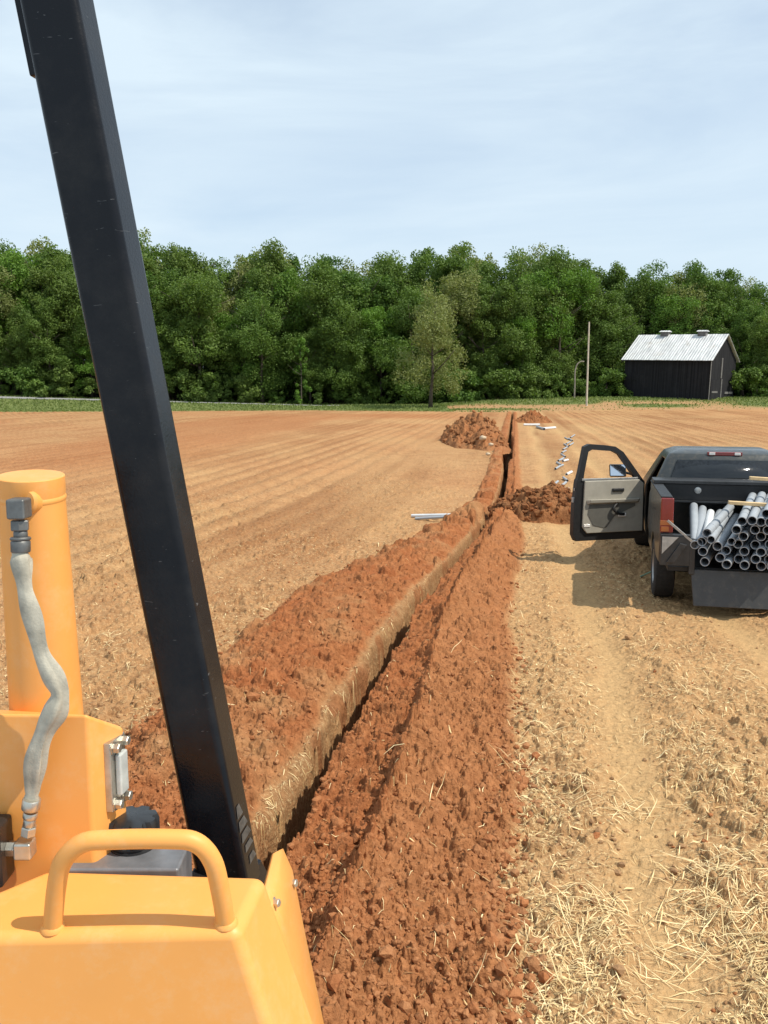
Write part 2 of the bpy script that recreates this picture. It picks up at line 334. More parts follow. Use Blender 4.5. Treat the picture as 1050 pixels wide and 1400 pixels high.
# ------------------------------------------------------------------ mesh helpers
def np_mesh(name, V, Fq, mats, attrs=None, smooth=True, k=4):
    me = bpy.data.meshes.new(name); V = np.asarray(V, dtype=np.float32); Fq = np.asarray(Fq, dtype=np.int32)
    me.vertices.add(len(V)); me.vertices.foreach_set('co', V.ravel())
    n = len(Fq); me.loops.add(n*k); me.loops.foreach_set('vertex_index', Fq.ravel())
    me.polygons.add(n); me.polygons.foreach_set('loop_start', np.arange(0, n*k, k, dtype=np.int32)); me.polygons.foreach_set('loop_total', np.full(n, k, dtype=np.int32))
    me.polygons.foreach_set('use_smooth', np.full(n, smooth))
    for a, v in (attrs or {}).items():
        at = me.attributes.new(a, 'FLOAT', 'POINT'); at.data.foreach_set('value', np.asarray(v, dtype=np.float32))
    me.update(calc_edges=True); me.validate(); me.materials.append(mats); return me
def link(name, me, parent=None):
    o = bpy.data.objects.new(name, me); C.objects.link(o)
    if parent: o.parent = parent
    return o
def tag(o, label=None, cat=None, group=None, kind=None):
    for k, v in (('label', label), ('category', cat), ('group', group), ('kind', kind)):
        if v: o[k] = v
    return o
def empty(name, loc, label, cat, group=None, rz=0):
    o = bpy.data.objects.new(name, None); C.objects.link(o); o.location = loc; o.rotation_euler = (0, 0, rz); o.empty_display_size = .2
    return tag(o, label, cat, group)
class MB:
    def __init__(s): s.v = []; s.f = []; s.m = Matrix.Identity(4)
    def add(s, vs, fs):
        o = len(s.v); s.v += [tuple(s.m @ Vector(v)) for v in vs]; s.f += [tuple(i+o for i in f) for f in fs]; return s
    def box(s, a, b):
        x0, y0, z0 = a; x1, y1, z1 = b
        return s.add([(x0, y0, z0), (x1, y0, z0), (x1, y1, z0), (x0, y1, z0), (x0, y0, z1), (x1, y0, z1), (x1, y1, z1), (x0, y1, z1)],
                     [(0, 3, 2, 1), (4, 5, 6, 7), (0, 1, 5, 4), (1, 2, 6, 5), (2, 3, 7, 6), (3, 0, 4, 7)])
    def hexa(s, lo, hi):
        n = len(lo); return s.add(list(lo)+list(hi), [tuple(range(n))[::-1], tuple(range(n, 2*n))]+[(i, (i+1) % n, n+(i+1) % n, n+i) for i in range(n)])
    def tube(s, path, r, seg=12, cap=True, up=None):
        path = [Vector(p) for p in path]; n = len(path); rs = r if isinstance(r, (list, tuple)) else [r]*n
        vs = []; fs = []; prev = None
        for i, p in enumerate(path):
            t = (path[min(i+1, n-1)]-path[max(i-1, 0)]).normalized()
            if prev is None: a = t.orthogonal().normalized() if up is None else (Vector(up)-t*Vector(up).dot(t)).normalized()
            else: a = (prev-t*prev.dot(t)).normalized()
            prev = a; b = t.cross(a)
            for k in range(seg):
                g = 2*math.pi*k/seg; vs.append(p+(a*math.cos(g)+b*math.sin(g))*rs[i])
        for i in range(n-1):
            for k in range(seg): fs.append((i*seg+k, i*seg+(k+1) % seg, (i+1)*seg+(k+1) % seg, (i+1)*seg+k))
        if cap: fs.append(tuple(range(seg))[::-1]); fs.append(tuple((n-1)*seg+k for k in range(seg)))
        return s.add(vs, fs)
    def lathe(s, prof, base, axis, seg=24):
        base = Vector(base); t = Vector(axis).normalized(); a = t.orthogonal().normalized(); b = t.cross(a); vs = []; fs = []
        for (r, h) in prof:
            for k in range(seg):
                g = 2*math.pi*k/seg; vs.append(base+t*h+(a*math.cos(g)+b*math.sin(g))*max(r, 1e-4))
        n = len(prof)
        for i in range(n-1):
            for k in range(seg): fs.append((i*seg+k, i*seg+(k+1) % seg, (i+1)*seg+(k+1) % seg, (i+1)*seg+k))
        fs.append(tuple(range(seg))[::-1]); fs.append(tuple((n-1)*seg+k for k in range(seg)))
        return s.add(vs, fs)
    def pipe(s, a, b, ro, ri, seg=16):
        a = Vector(a); b = Vector(b); t = (b-a).normalized(); u = t.orthogonal().normalized(); w_ = t.cross(u); vs = []; fs = []
        for p, r in ((a, ro), (b, ro), (b, ri), (a, ri)):
            for k in range(seg): g = 2*math.pi*k/seg; vs.append(p+(u*math.cos(g)+w_*math.sin(g))*r)
        for i in range(4):
            j = (i+1) % 4
            for k in range(seg): fs.append((i*seg+k, i*seg+(k+1) % seg, j*seg+(k+1) % seg, j*seg+k))
        return s.add(vs, fs)
    def build(s, name, m, parent=None, bevel=0., seg=2, smooth=True, angle=40):
        me = bpy.data.meshes.new(name); me.from_pydata(s.v, [], s.f); me.update()
        bm = bmesh.new(); bm.from_mesh(me); bmesh.ops.recalc_face_normals(bm, faces=bm.faces); bm.to_mesh(me); bm.free()
        me.materials.append(m); o = link(name, me, parent)
        if smooth:
            me.polygons.foreach_set('use_smooth', [True]*len(me.polygons))
            try: me.set_sharp_from_angle(angle=R(angle))
            except Exception: pass
        if bevel:
            b = o.modifiers.new('bevel', 'BEVEL'); b.width = bevel; b.segments = seg; b.limit_method = 'ANGLE'; b.angle_limit = R(35); b.harden_normals = True
        return o
def bez(pts, n=8):
    """Catmull-Rom through points"""
    pts = [Vector(p) for p in pts]; q = [pts[0]]+pts+[pts[-1]]; o = []
    for i in range(1, len(q)-2):
        a, b, c, d = q[i-1:i+3]
        for k in range(n):
            t = k/n; o.append(.5*((2*b)+(-a+c)*t+(2*a-5*b+4*c-d)*t*t+(-a+3*b-3*c+d)*t**3))
    o.append(pts[-1]); return o
# ------------------------------------------------------------------ ground sheet
pr = np.concatenate([np.arange(1760, 1440, -1.6), np.arange(1440, 1010, -1.0), np.arange(1010, 640, -.62), np.arange(640, 575, -.8), np.arange(575, 557, -.5)])
def gy(py):
    b = (CY-py)/F; return H*(cp+b*sp)/(sp-b*cp)
Ys = np.concatenate([np.linspace(.3, gy(1762), 30), gy(pr)]); Ys = np.concatenate([Ys, np.linspace(Ys[-1]+1, 160, 55), np.geomspace(165, 2500, 14)])
S = np.concatenate([-np.geomspace(4, .5, 60)[:-1], np.linspace(-.5, .5, 1050), np.geomspace(.5, 4, 60)[1:]])
Yg, Sg = np.meshgrid(Ys, S, indexing='ij'); Xg = Sg*np.maximum(Yg, 1.0)
T = terrain(Xg.ravel(), Yg.ravel())
V = np.stack([Xg.ravel(), Yg.ravel(), T['z']], 1)
nr, ncol = Xg.shape
ii = (np.arange(nr-1)[:, None]*ncol+np.arange(ncol-1)[None]).ravel()
Q = np.stack([ii, ii+1, ii+ncol+1, ii+ncol], 1)
uf = T['u'][Q].mean(1); yf = V[Q][:, :, 1].mean(1)
Lo, Li, Wd, Crr, Rr = edges(yf)
xf = V[Q][:, :, 0].mean(1)
EDGE = lambda x: np.interp(x, [-90, -54, -9, 14, 24, 60], [97, 97, 106, 99, 106, 108])
cls = np.zeros(len(Q), int)
cls[(uf > Lo+.02) & (uf <= Li)] = 1
cls[(uf > Li) & (uf <= Wd+.02)] = 2
cls[(uf > Wd+.02) & (uf < Rr)] = 3
cls[yf > 97] = np.where(cls[yf > 97] > 0, 0, cls[yf > 97])
cls[yf > EDGE(xf)+1.5*fbm(xf*.5, yf*0, 3, 300)] = 4
def part(c, name, m, attrs):
    q = Q[cls == c]; us, inv = np.unique(q, return_inverse=True); q = inv.reshape(-1, 4)
    return link(name, np_mesh(name, V[us], q, m, {a: v[us] for a, v in attrs.items()}))
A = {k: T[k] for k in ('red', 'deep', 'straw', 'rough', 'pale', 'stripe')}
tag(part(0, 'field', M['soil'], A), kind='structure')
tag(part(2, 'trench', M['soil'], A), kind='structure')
tag(part(1, 'spoil_bank', M['soil'], A), 'long low bank of loose red soil along the left side of the trench', 'soil bank')
tag(part(3, 'spoil_bank', M['soil'], A), 'long crested bank of red crumbly soil along the right side of the trench', 'soil bank')
xa, ya = V[:, 0], V[:, 1]
dirt = np.clip(sstep(.34, .5, vn(xa*.12, ya*.25, 401))*(xa > 8)*(1-sstep(114, 120, ya))+ (1-sstep(0, 4, ya-EDGE(xa)))*.6, 0, 1)
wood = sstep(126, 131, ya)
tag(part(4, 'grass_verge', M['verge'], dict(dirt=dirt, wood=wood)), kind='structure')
# ------------------------------------------------------------------ road at the left edge of the wood
def road():
    xs = np.linspace(-130, -6, 90); vs = []; fs = []
    for i, x in enumerate(xs):
        yc = 121+.02*(x+60)
        for d in (-1.7, 1.7): vs.append((x, yc+d, tz(x, yc+d)+.05))
    for i in range(len(xs)-1): fs.append((2*i, 2*i+2, 2*i+3, 2*i+1))
    m = MB(); m.add(vs, fs); o = m.build('road', M['asphalt']); tag(o, kind='structure')
road()
# ------------------------------------------------------------------ straw, clods, grass (stuff)
def ribbons(name, x, y, length, width, lift, m, tone, zfun, label=None):
    n = len(x); ang = RNG.uniform(0, 2*np.pi, n); K = 4; bend = RNG.normal(0, .09, n)
    V_ = np.zeros((n, K, 2, 3)); tl = np.linspace(-.5, .5, K); tilt = RNG.normal(0, .12, n)+lift*RNG.random(n)**4
    twist = RNG.uniform(-.5, .5, n)
    for k, t in enumerate(tl):
        a = ang+bend*t*2; px_ = x+np.cos(a)*length*t; py_ = y+np.sin(a)*length*t
        zz = zfun(px_, py_)+.008+np.maximum(0, (t+.5))*length*tilt+.10*length*(.25-t*t)
        wk = width*(.35 if k in (0, K-1) else 1)
        for j, sgn in enumerate((-1, 1)):
            V_[:, k, j, 0] = px_-np.sin(a)*wk*sgn; V_[:, k, j, 1] = py_+np.cos(a)*wk*sgn; V_[:, k, j, 2] = zz+sgn*wk*twist+wk*.8
    base = np.arange(n)[:, None]*(K*2); qs = []
    for k in range(K-1): qs.append(base+np.array([[2*k, 2*k+1, 2*k+3, 2*k+2]]))
    q = np.concatenate(qs, 0); return link(name, np_mesh(name, V_.reshape(-1, 3), q, m, dict(tone=np.repeat(tone, K*2)), smooth=False))
def zmax(x, y): return terrain(x, y)['z']
n = 330000
py_ = RNG.uniform(640, 1440, n); yy = gy(py_)*RNG.uniform(.97, 1.03, n); xx = RNG.uniform(-.62, .62, n)*np.maximum(yy, 1)
t = terrain(xx, yy)
clump = sstep(.30, .78, vn(xx*2.1, yy*2.1, 500))*.8+.2
keep = t['straw']*(1-.75*t['tr'])*clump*np.where(t['u'] > 0, 1., .62)*(1-t['cut'])
keep = np.where(t['be'] > .5, .42*clump, keep); keep = np.where((t['inl'] > .4) | (t['inr'] > .4), .012, keep)
sel = RNG.random(n) < keep*np.interp(yy, [3, 8, 14, 25], [.50, .44, .36, .26])
xx, yy = xx[sel], yy[sel]; n = len(xx); print('straw', n)
ln = RNG.gamma(1.6, .020, n)+.015; ln = np.minimum(ln, .26); wd = RNG.uniform(.0009, .0026, n)*np.where(RNG.random(n) < .12, 1.9, 1)*np.interp(yy, [4, 15], [1, 1.6])
tn = np.clip(RNG.beta(1.7, 1.2, n), 0, 1)
tag(ribbons('straw', xx, yy, ln, wd, .25, M['straw'], tn, zmax), 'dry straw and stubble scattered over the field', 'straw', kind='stuff')
# a few heaps of longer bleached stalks
hp = [(960, 1205, 75), (790, 1245, 70), (985, 1260, 80), (1000, 1180, 40), (870, 1100, 35), (900, 1010, 25), (815, 1090, 25), (745, 1000, 20), (700, 1050, 20), (990, 1050, 30), (930, 1330, 45), (760, 1350, 25), (580, 1105, 4), (620, 905, 5), (195, 905, 26), (150, 870, 22), (1000, 920, 20), (950, 950, 22), (880, 880, 16)]
hx = []; hy = []
for (a, b, k) in hp:
    g = PZ(a, b, .03)
    hx += list(g.x+RNG.normal(0, .14, k)); hy += list(g.y+RNG.normal(0, .14, k))
hx = np.array(hx); hy = np.array(hy); n = len(hx)
tag(ribbons('long_straw', hx, hy, RNG.uniform(.08, .26, n), RNG.uniform(.0012, .0030, n), .6, M['straw'], RNG.uniform(.6, 1, n), zmax), 'longer bleached straw stalks lying in loose tufts on the field', 'straw', kind='stuff')
def ico():
    bm = bmesh.new(); bmesh.ops.create_icosphere(bm, subdivisions=1, radius=1); v = np.array([x.co[:] for x in bm.verts]); f = np.array([[q.index for q in x.verts] for x in bm.faces]); bm.free(); return v, f
ICOV, ICOF = ico()
def rocky(k):
    v = ICOV.copy(); n = 1+.42*fbm(v[:, 0]*1.4+k*7.1+v[:, 2], v[:, 1]*1.4+k*3.3-v[:, 2]*.7, 3, k)+.22*fbm(v[:, 0]*3+k, v[:, 1]*4+v[:, 2]*4, 2, k+5)
    v = v*n[:, None]; rg = np.random.default_rng(900+k)
    for q in range(9):
        d = rg.normal(size=3); d /= np.linalg.norm(d); v = v-np.maximum(0, v@d-rg.uniform(.55, .9))[:, None]*d
    v[:, 2] *= .8; return v
SH = [rocky(k) for k in range(24)]
def clods(name, x, y, r, red):
    n = len(x); z = terrain(x, y)['z']; VV = []; A_ = []
    for i in range(n):
        v = SH[(i*7) % 24]; a = RNG.uniform(0, 6.28); c, s = math.cos(a), math.sin(a); q = RNG.uniform(.75, 1.25)
        VV.append(np.stack([(v[:, 0]*c-v[:, 1]*s*q)*r[i]+x[i], (v[:, 0]*s+v[:, 1]*c*q)*r[i]+y[i], v[:, 2]*r[i]+z[i]+r[i]*.25], 1))
    VV = np.concatenate(VV); Ff = (ICOF[None]+(np.arange(n)*len(ICOV))[:, None, None]).reshape(-1, 3)
    return link(name, np_mesh(name, VV, Ff, M['clod'], dict(red=np.repeat(red, len(ICOV))), k=3, smooth=False))
n = 60000
py_ = RNG.uniform(700, 1440, n); yy = gy(py_); xx = RNG.uniform(-.6, .6, n)*yy; t = terrain(xx, yy); Lo_, Li_, W_, Cr_, Rr_ = edges(yy)
foot = np.exp(-((t['u']-Rr_)/.13)**2)+np.exp(-((t['u']-Lo_)/.16)**2)
pk = np.where(t['u'] < 0, .26, .13)*(.15+vn(xx*1.2, yy*.6, 600)**2*1.6)+.16*t['inl']+.16*t['inr']*(t['u'] < Cr_)+.20*t['inr']+.35*foot; pk *= (1-t['cut'])*(1-t['be'])*(1-.8*t['tr'])*np.interp(yy, [4, 16], [1, .5])
sel = RNG.random(n) < pk*.75
xx, yy = xx[sel], yy[sel]; ft = foot[sel]; rr = (.006+RNG.gamma(1.4, .0050, len(xx)))*(1+.7*np.clip(ft, 0, 1)); rr = np.minimum(rr, .045)
rd = np.clip(np.maximum(t['red'][sel], ft*.9)+(RNG.random(len(xx)) < .12), 0, 1); print('clods', len(xx))
tag(clods('soil_crumbs', xx, yy, rr, rd), 'small crumbs and clods of soil strewn along the spoil banks', 'soil crumbs', kind='stuff')
# big countable clods
CL = [(733, 1027, .045, 'round red clod alone on the pale straw beside the right spoil bank'), (672, 1298, .06, 'large red clod at the foot of the right spoil bank nearest the camera'),
      (575, 938, .055, 'dark red clod on top of the right spoil bank crest'), (745, 1330, .05, 'reddish clod half buried among straw at the lower right'), (345, 975, .07, 'big dark clod on the left spoil bank beside the black post'),
      (352, 858, .06, 'orange clod at the outer foot of the left spoil bank'), (380, 940, .05, 'knobbly clod on the face of the left spoil bank'), (668, 1160, .05, 'red clod on the outer edge of right bank halfway down')]
for (a, b, r_, lab) in CL:
    g = PZ(a, b, .04); me = clods('soil_clod', np.array([g.x]), np.array([g.y]), np.array([r_]), np.array([1.]))
    tag(me, lab, 'clod', 'big loose clods by the trench')
# grass on the verge
n = 80000
gx = RNG.uniform(-75, 75, n); gyy = RNG.uniform(96, 131, n); e = EDGE(gx)
dd = np.clip(sstep(.34, .5, vn(gx*.12, gyy*.25, 401))*(gx > 8)*(1-sstep(114, 120, gyy)), 0, 1)
sel = (gyy > e+.5) & (RNG.random(n) > dd*.93) & ~((np.abs(gyy-(121+.02*(gx+60))) < 1.9) & (gx < -6)); gx, gyy = gx[sel], gyy[sel]; n = len(gx)
hgt = RNG.uniform(.06, .22, n)*np.where(gyy > 112, 1.25, 1); a = RNG.uniform(0, 6.28, n); wv_ = RNG.uniform(.05, .12, n); z0 = terrain(gx, gyy)['z']-.03
V_ = np.zeros((n, 4, 3)); le = RNG.normal(0, .1, (n, 2))
for k, (s_, t_) in enumerate(((-1, 0), (1, 0), (.4, 1), (-.5, .85))):
    V_[:, k, 0] = gx+np.cos(a)*wv_*s_+le[:, 0]*t_; V_[:, k, 1] = gyy+np.sin(a)*wv_*s_+le[:, 1]*t_; V_[:, k, 2] = z0+hgt*t_
tag(link('grass', np_mesh('grass', V_.reshape(-1, 3), np.arange(4*n).reshape(-1, 4), M['grass'], dict(tone=np.repeat(RNG.random(n), 4)), smooth=False)), 'rough green grass of the verge between field and wood', 'grass', kind='stuff')
# ------------------------------------------------------------------ dirt piles
def pile(bx, by, wx, wy, hh, label, seed, pk=(0, 0), lump=.32, redv=1., sharp=1.0, dk=.12, nch=160):
    n = 150; g = np.linspace(-1, 1, n); gx_, gy_ = np.meshgrid(g, g)
    r = np.sqrt(gx_**2+gy_**2)+1e-6; ang = np.arctan2(gy_, gx_)
    px_ = bx+gx_*wx*1.25; py_ = by+gy_*wy*1.25
    er = 1+.22*fbm(np.cos(ang)*1.6+seed, np.sin(ang)*1.6, 3, seed)
    d = np.sqrt((gx_-pk[0]*(1-np.clip(r, 0, 1)))**2+(gy_-pk[1]*(1-np.clip(r, 0, 1)))**2)*1.25/er
    prof = np.clip(1-d, -.25, 1); prof = np.where(prof > 0, prof**sharp, prof)
    z = hh*prof*(1+.35*fbm(px_*1.1, py_*1.1, 3, seed+3))
    z = z+np.clip(prof*6, 0, 1)*(1.0*lumps(px_, py_, lump, seed+9, .7)+1.0*lumps(px_, py_, lump*.5, seed+19, .8)+.8*lumps(px_, py_, lump*.25, seed+29, .8)-.02)
    base = terrain(px_.ravel(), py_.ravel()); zb = verge_z(px_.ravel(), py_.ravel())
    V_ = np.stack([(px_-bx).ravel(), (py_-by).ravel(), z.ravel()+zb-.02], 1)
    i = (np.arange(n-1)[:, None]*n+np.arange(n-1)[None]).ravel(); q = np.stack([i, i+1, i+n+1, i+n], 1)
    q = q[(z.ravel()[q] > -.12).any(1)]
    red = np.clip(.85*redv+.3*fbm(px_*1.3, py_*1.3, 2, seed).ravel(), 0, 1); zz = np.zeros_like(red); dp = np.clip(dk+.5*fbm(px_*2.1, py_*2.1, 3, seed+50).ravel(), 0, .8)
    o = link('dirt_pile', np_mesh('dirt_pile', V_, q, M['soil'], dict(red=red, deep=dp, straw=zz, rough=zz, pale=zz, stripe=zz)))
    o.location = (bx, by, 0)
    zi = z.ravel()+zb-.02; dk = dk+.1; ok = np.where(prof.ravel() > .03)[0]; nch = int(nch*2.2); pick = RNG.choice(ok, nch); cr_ = np.minimum(lump*(.07+RNG.gamma(1.5, .07, nch)), lump*.42); VV = []
    for i_, r_ in zip(range(nch), cr_):
        v = SH[(i_*5) % 24]; a = RNG.uniform(0, 6.28); c, s_ = math.cos(a), math.sin(a); p_ = pick[i_]
        VV.append(np.stack([(v[:, 0]*c-v[:, 1]*s_)*r_+px_.ravel()[p_]-bx, (v[:, 0]*s_+v[:, 1]*c)*r_+py_.ravel()[p_]-by, v[:, 2]*r_+zi[p_]+r_*.25], 1))
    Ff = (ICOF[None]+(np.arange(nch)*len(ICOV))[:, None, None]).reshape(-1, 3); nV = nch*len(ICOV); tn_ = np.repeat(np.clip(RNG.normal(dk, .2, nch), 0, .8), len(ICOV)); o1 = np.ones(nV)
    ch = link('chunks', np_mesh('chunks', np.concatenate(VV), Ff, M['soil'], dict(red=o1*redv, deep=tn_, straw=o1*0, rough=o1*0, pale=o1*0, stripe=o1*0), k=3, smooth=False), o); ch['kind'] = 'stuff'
    return tag(o, label, 'dirt pile')
g = PZ(750, 712, 0)
pile(g.x+.22, g.y+.55, 1.30, .95, .56, 'dark red heap of clods beside the trench, left of the open pickup door', 5, (.02, .1), .30, 1., .62, .42, 260)
g = PZ(650, 612, 0)
pile(g.x+.15, g.y+4.0, 1.50, 6.3, 1.25, 'tall long heap of red soil left of the far trench, with pale stones', 17, (.22, .25), .5, .75, .85, .25, 200)
g = PZ(733, 578, 0)
pile(g.x, g.y+1.6, 1.45, 2.0, .95, 'small smooth red mound right of the far end of the trench', 29, (0, 0), .25, 1., 1., .3, 60)
for (a, b, Y, r_, lab) in ((660, 599, 36.3, .17, 'pale round stone on the near face of the tall dirt heap'), (671, 608, 35.4, .12, 'smaller tan stone low on the tall dirt heap'), (667, 621, 34.5, .11, 'tan stone at the foot of tall dirt heap')):
    p = P(a, b, Y); o = link('stone', np_mesh('stone', SH[2]*r_, ICOF, M['rock'], k=3)); o.location = p; tag(o, lab, 'stone', 'stones in the dirt heap')
# ------------------------------------------------------------------ pipes lying in the field
def lying_pipe(a, b, Y0, Y1, r_, m, label, group=None, name='conduit_pipe', lift=0.):
    p = PZ(a[0], a[1], r_+.02); q = PZ(b[0], b[1], r_+.02)
    if Y0: p = Vector((p.x*Y0/p.y, Y0, 0)); q = Vector((q.x*Y1/q.y, Y1, 0))
    p.z = tz(p.x, p.y)+r_+lift; q.z = tz(q.x, q.y)+r_+lift
    c = (p+q)/2; mb = MB(); mb.pipe(p-c, q-c, r_, r_*.88, 14); o = mb.build(name, m); o.location = c
    return tag(o, label, 'pipe', group)
lying_pipe((563, 704), (623, 709), 0, 0, .035, M['pvc_light'], 'pale pipe lying on the field just left of the trench', 'pipes lying on the field')
lying_pipe((568, 707.5), (618, 711), 0, 0, .03, M['pvc'], 'grey pipe lying in front of the pale pipe left of the trench', 'pipes lying on the field')
lying_pipe((741, 668.5), (778, 668.5), 0, 0, .055, M['pvc_light'], 'white pipe lying level behind the dark red heap', 'pipes lying on the field')
lying_pipe((736, 671), (752, 671), 0, 0, .05, M['pvc'], 'short dark pipe touching the left end of the white pipe', 'pipes lying on the field')
lying_pipe((755, 672), (772, 677), 0, 0, .05, M['pvc'], 'grey pipe lying askew just in front of the white pipe', 'pipes lying on the field')
lying_pipe((716, 580.5), (738, 580.5), 0, 0, .08, M['pvc_light'], 'pale pipe in front of the small red mound', 'pipes lying on the field')
lying_pipe((742, 585.5), (759, 583.5), 0, 0, .08, M['pvc_light'], 'bright short pipe right of the small red mound', 'pipes lying on the field')
lying_pipe((734, 583), (744, 586), 0, 0, .08, M['pvc'], 'grey pipe between the two pale pipes by the small mound', 'pipes lying on the field')
SCAT = [(783, 596, 1), (780, 600, -1), (777, 604, 1), (774, 608, -1), (772.5, 612, 1), (771, 617, 1), (770, 622, -1), (768, 627, 1), (766, 629, 1), (764, 634, -1), (762, 640, 1), (767, 637, 1), (773, 655, -1), (771, 660, 1), (754, 660, 1), (757, 664, -1), (760, 658, 1), (775, 598, -1), (781, 606, 1)]
for i, (a, b, s_) in enumerate(SCAT):
    k = 2.7
    lying_pipe((a-k, b+s_*1.6+random.uniform(-.5, .5)), (a+k, b-s_*1.6), 0, 0, .036, M['pvc'], 'short grey pipe offcut in the scattered line left of the pickup door', 'scattered pipe offcuts', 'pipe_offcut')
for (a, b, lab) in ((773, 629, 'white offcut lying level in the middle of the scattered line'), (778, 647, 'bright white offcut lying apart at the right of the scattered line'), (760, 664, 'white offcut just behind the white pipe')):
    lying_pipe((a-3.4, b+1.3), (a+3.4, b-1.3), 0, 0, .04, M['pvc_light'], lab, 'white pipe offcuts', 'pipe_offcut')
# ------------------------------------------------------------------ trees
def leaf_quads(cent, nrm, size):
    n = len(cent); a = RNG.normal(size=(n, 3)); t1 = np.cross(nrm, a); t1 /= np.linalg.norm(t1, axis=1)[:, None]+1e-9; t2 = np.cross(nrm, t1)
    s1 = size*RNG.uniform(.7, 1.2, n); s2 = size*RNG.uniform(.35, .7, n)
    V_ = np.stack([cent-t1*s1[:, None], cent+t2*s2[:, None]-t1*(s1*.1)[:, None], cent+t1*s1[:, None], cent-t2*s2[:, None]+t1*(s1*.15)[:, None]], 1); return V_
def crown_mesh(name, hgt, rad, base, nb, nl, m, size=.30, seed=0, lean=0., flat=1.0):
    """blobs over an uneven ovoid; leaves in each blob's shell"""
    rng = np.random.default_rng(seed); cs = []; rs = []
    nlimb = rng.integers(8, 13); lim = []
    for j in range(nlimb):          # main limbs, each with its own dome of leaf clumps
        a = j*2.4+rng.uniform(-.5, .5); q = rad*rng.uniform(.15, .85)*(1 if j else .1); zc = base+(hgt-base)*(rng.uniform(.06, .84) if j else .78)
        lim.append((q*math.cos(a), q*math.sin(a)*flat, zc, rad*rng.uniform(.36, .62)*(1.15-.35*(zc-base)/(hgt-base)), (hgt-base)*rng.uniform(.14, .30)))
    for i in range(nb):
        lx, ly, lz, lr, lh = lim[rng.integers(0, nlimb)]; d_ = rng.normal(size=3); d_ /= np.linalg.norm(d_)+1e-9; q = rng.uniform(.55, 1.0)
        x_ = lx+d_[0]*lr*q; y_ = ly+d_[1]*lr*q; z_ = min(hgt-.4, max(base*.6, lz+d_[2]*lh*q)); t_ = (z_-base)/(hgt-base)
        cs.append((x_+lean*t_, y_, z_)); rs.append(rng.uniform(.40, 1.25)*rad/4.6)
    cs = np.array(cs); rs = np.array(rs); nn = np.maximum(20, (nl*(rs/rs.mean())**2).astype(int)); idx = np.repeat(np.arange(nb), nn); n = len(idx)
    d = rng.normal(size=(n, 3)); d /= np.linalg.norm(d, axis=1)[:, None]
    rr = rs[idx]*(.45+.75*rng.random(n)**.8); c = cs[idx]+d*rr[:, None]*np.array([1.0, 1.0, .95]); c[:, 2] += -.1*rs[idx]
    nrm = d*.75+rng.normal(0, .7, (n, 3)); nrm /= np.linalg.norm(nrm, axis=1)[:, None]
    V_ = leaf_quads(c, nrm, size); tone = np.clip(rng.random(nb)[idx]*.6+rng.random(n)*.4, 0, 1)
    return np_mesh(name, V_.reshape(-1, 3), np.arange(4*n).reshape(-1, 4), m, dict(tone=np.repeat(tone, 4)), smooth=False)
def trunk_mesh(name, hgt, r_, base, m, seed=0):
    rng = random.Random(seed); mb = MB(); pts = []; x = y = 0
    for i in range(7):
        pts.append((x, y, hgt*.85*i/6-.3)); x += rng.uniform(-.25, .25); y += rng.uniform(-.25, .25)
    rs = [r_*(1.35 if i == 0 else 1-.85*i/6) for i in range(7)]; mb.tube(pts, rs, 8)
    for k in range(9):
        i = rng.randint(2, 5); p = Vector(pts[i]); a = rng.uniform(0, 6.28); l_ = rng.uniform(.14, .26)*hgt
        e_ = p+Vector((math.cos(a)*l_, math.sin(a)*l_, l_*rng.uniform(.3, .9))); mid = (p+e_)/2+Vector((0, 0, -.05*l_)); mb.tube([p, mid, e_], [rs[i]*.55, rs[i]*.35, .03], 6)
    me = bpy.data.meshes.new(name); me.from_pydata(mb.v, [], mb.f); me.update(); me.materials.append(m); me.polygons.foreach_set('use_smooth', [True]*len(me.polygons)); return me
KIND = []
for k in range(9):
    hgt = 20; KIND.append((crown_mesh('crown', hgt, [4.6, 5.4, 4.0, 5.8, 4.8, 5.0, 4.4, 6.0, 4.2][k], [1.8, 2.6, 1.4, 2.2, 3.0, 1.6, 2.4, 2.0, 1.5][k], [200, 220, 190, 230, 200, 210, 195, 240, 190][k], 120, M['leaf'], .185, 100+k), trunk_mesh('trunk', hgt, .30, 4, M['bark'], k)))
PALE = [(crown_mesh('crown', 20, 5.0, 3.2, 170, 115, M['leaf_pale'], .185, 210+k), trunk_mesh('trunk', 20, .28, 4, M['bark'], 40+k)) for k in range(2)]
FRESH = [(crown_mesh('crown', 20, 4.8, 3.0, 170, 115, M['leaf_fresh'], .185, 220+k), trunk_mesh('trunk', 20, .28, 4, M['bark'], 50+k)) for k in range(2)]
def zone(px):
    for lim, s_ in ((45, 'at far left edge'), (110, 'left of black post'), (235, 'right of black post'), (300, 'above the road'), (370, 'left of bright sapling'), (440, 'behind bright sapling'), (510, 'right of bright sapling'), (565, 'left of lone tree'), (625, 'behind lone tree'), (690, 'above long dirt heap'), (745, 'behind trench end'), (790, 'left of utility pole'), (850, 'between pole and barn'), (905, 'behind barn roof left'), (965, 'behind barn roof right'), (1012, 'behind barn gable')):
        if px < lim: return s_
    return 'at far right edge'
SEEN = {}
def place_tree(px, topy, Y, kind, rank, src, name='tree', wscale=1.0, hbase=20):
    x = (px-CX)/F*Y*1.0; z = tz(x, Y); top = P(px, topy, Y).z; s_ = (top-z)/hbase
    tone = {'d': 'dark green', 'p': 'pale olive', 'f': 'fresh bright green'}[kind]
    lab = f'{tone} {rank} {zone(px)}'
    o = empty(name, (x, Y, z), lab, 'tree', None, RNG.uniform(0, 6.28)); o.scale = (s_*wscale, s_*wscale, s_)
    SEEN.setdefault(lab, []).append(o)
    cme, tme = src
    for nm, me in (('crown', cme), ('trunk', tme)): link(nm, me, o)
    return o
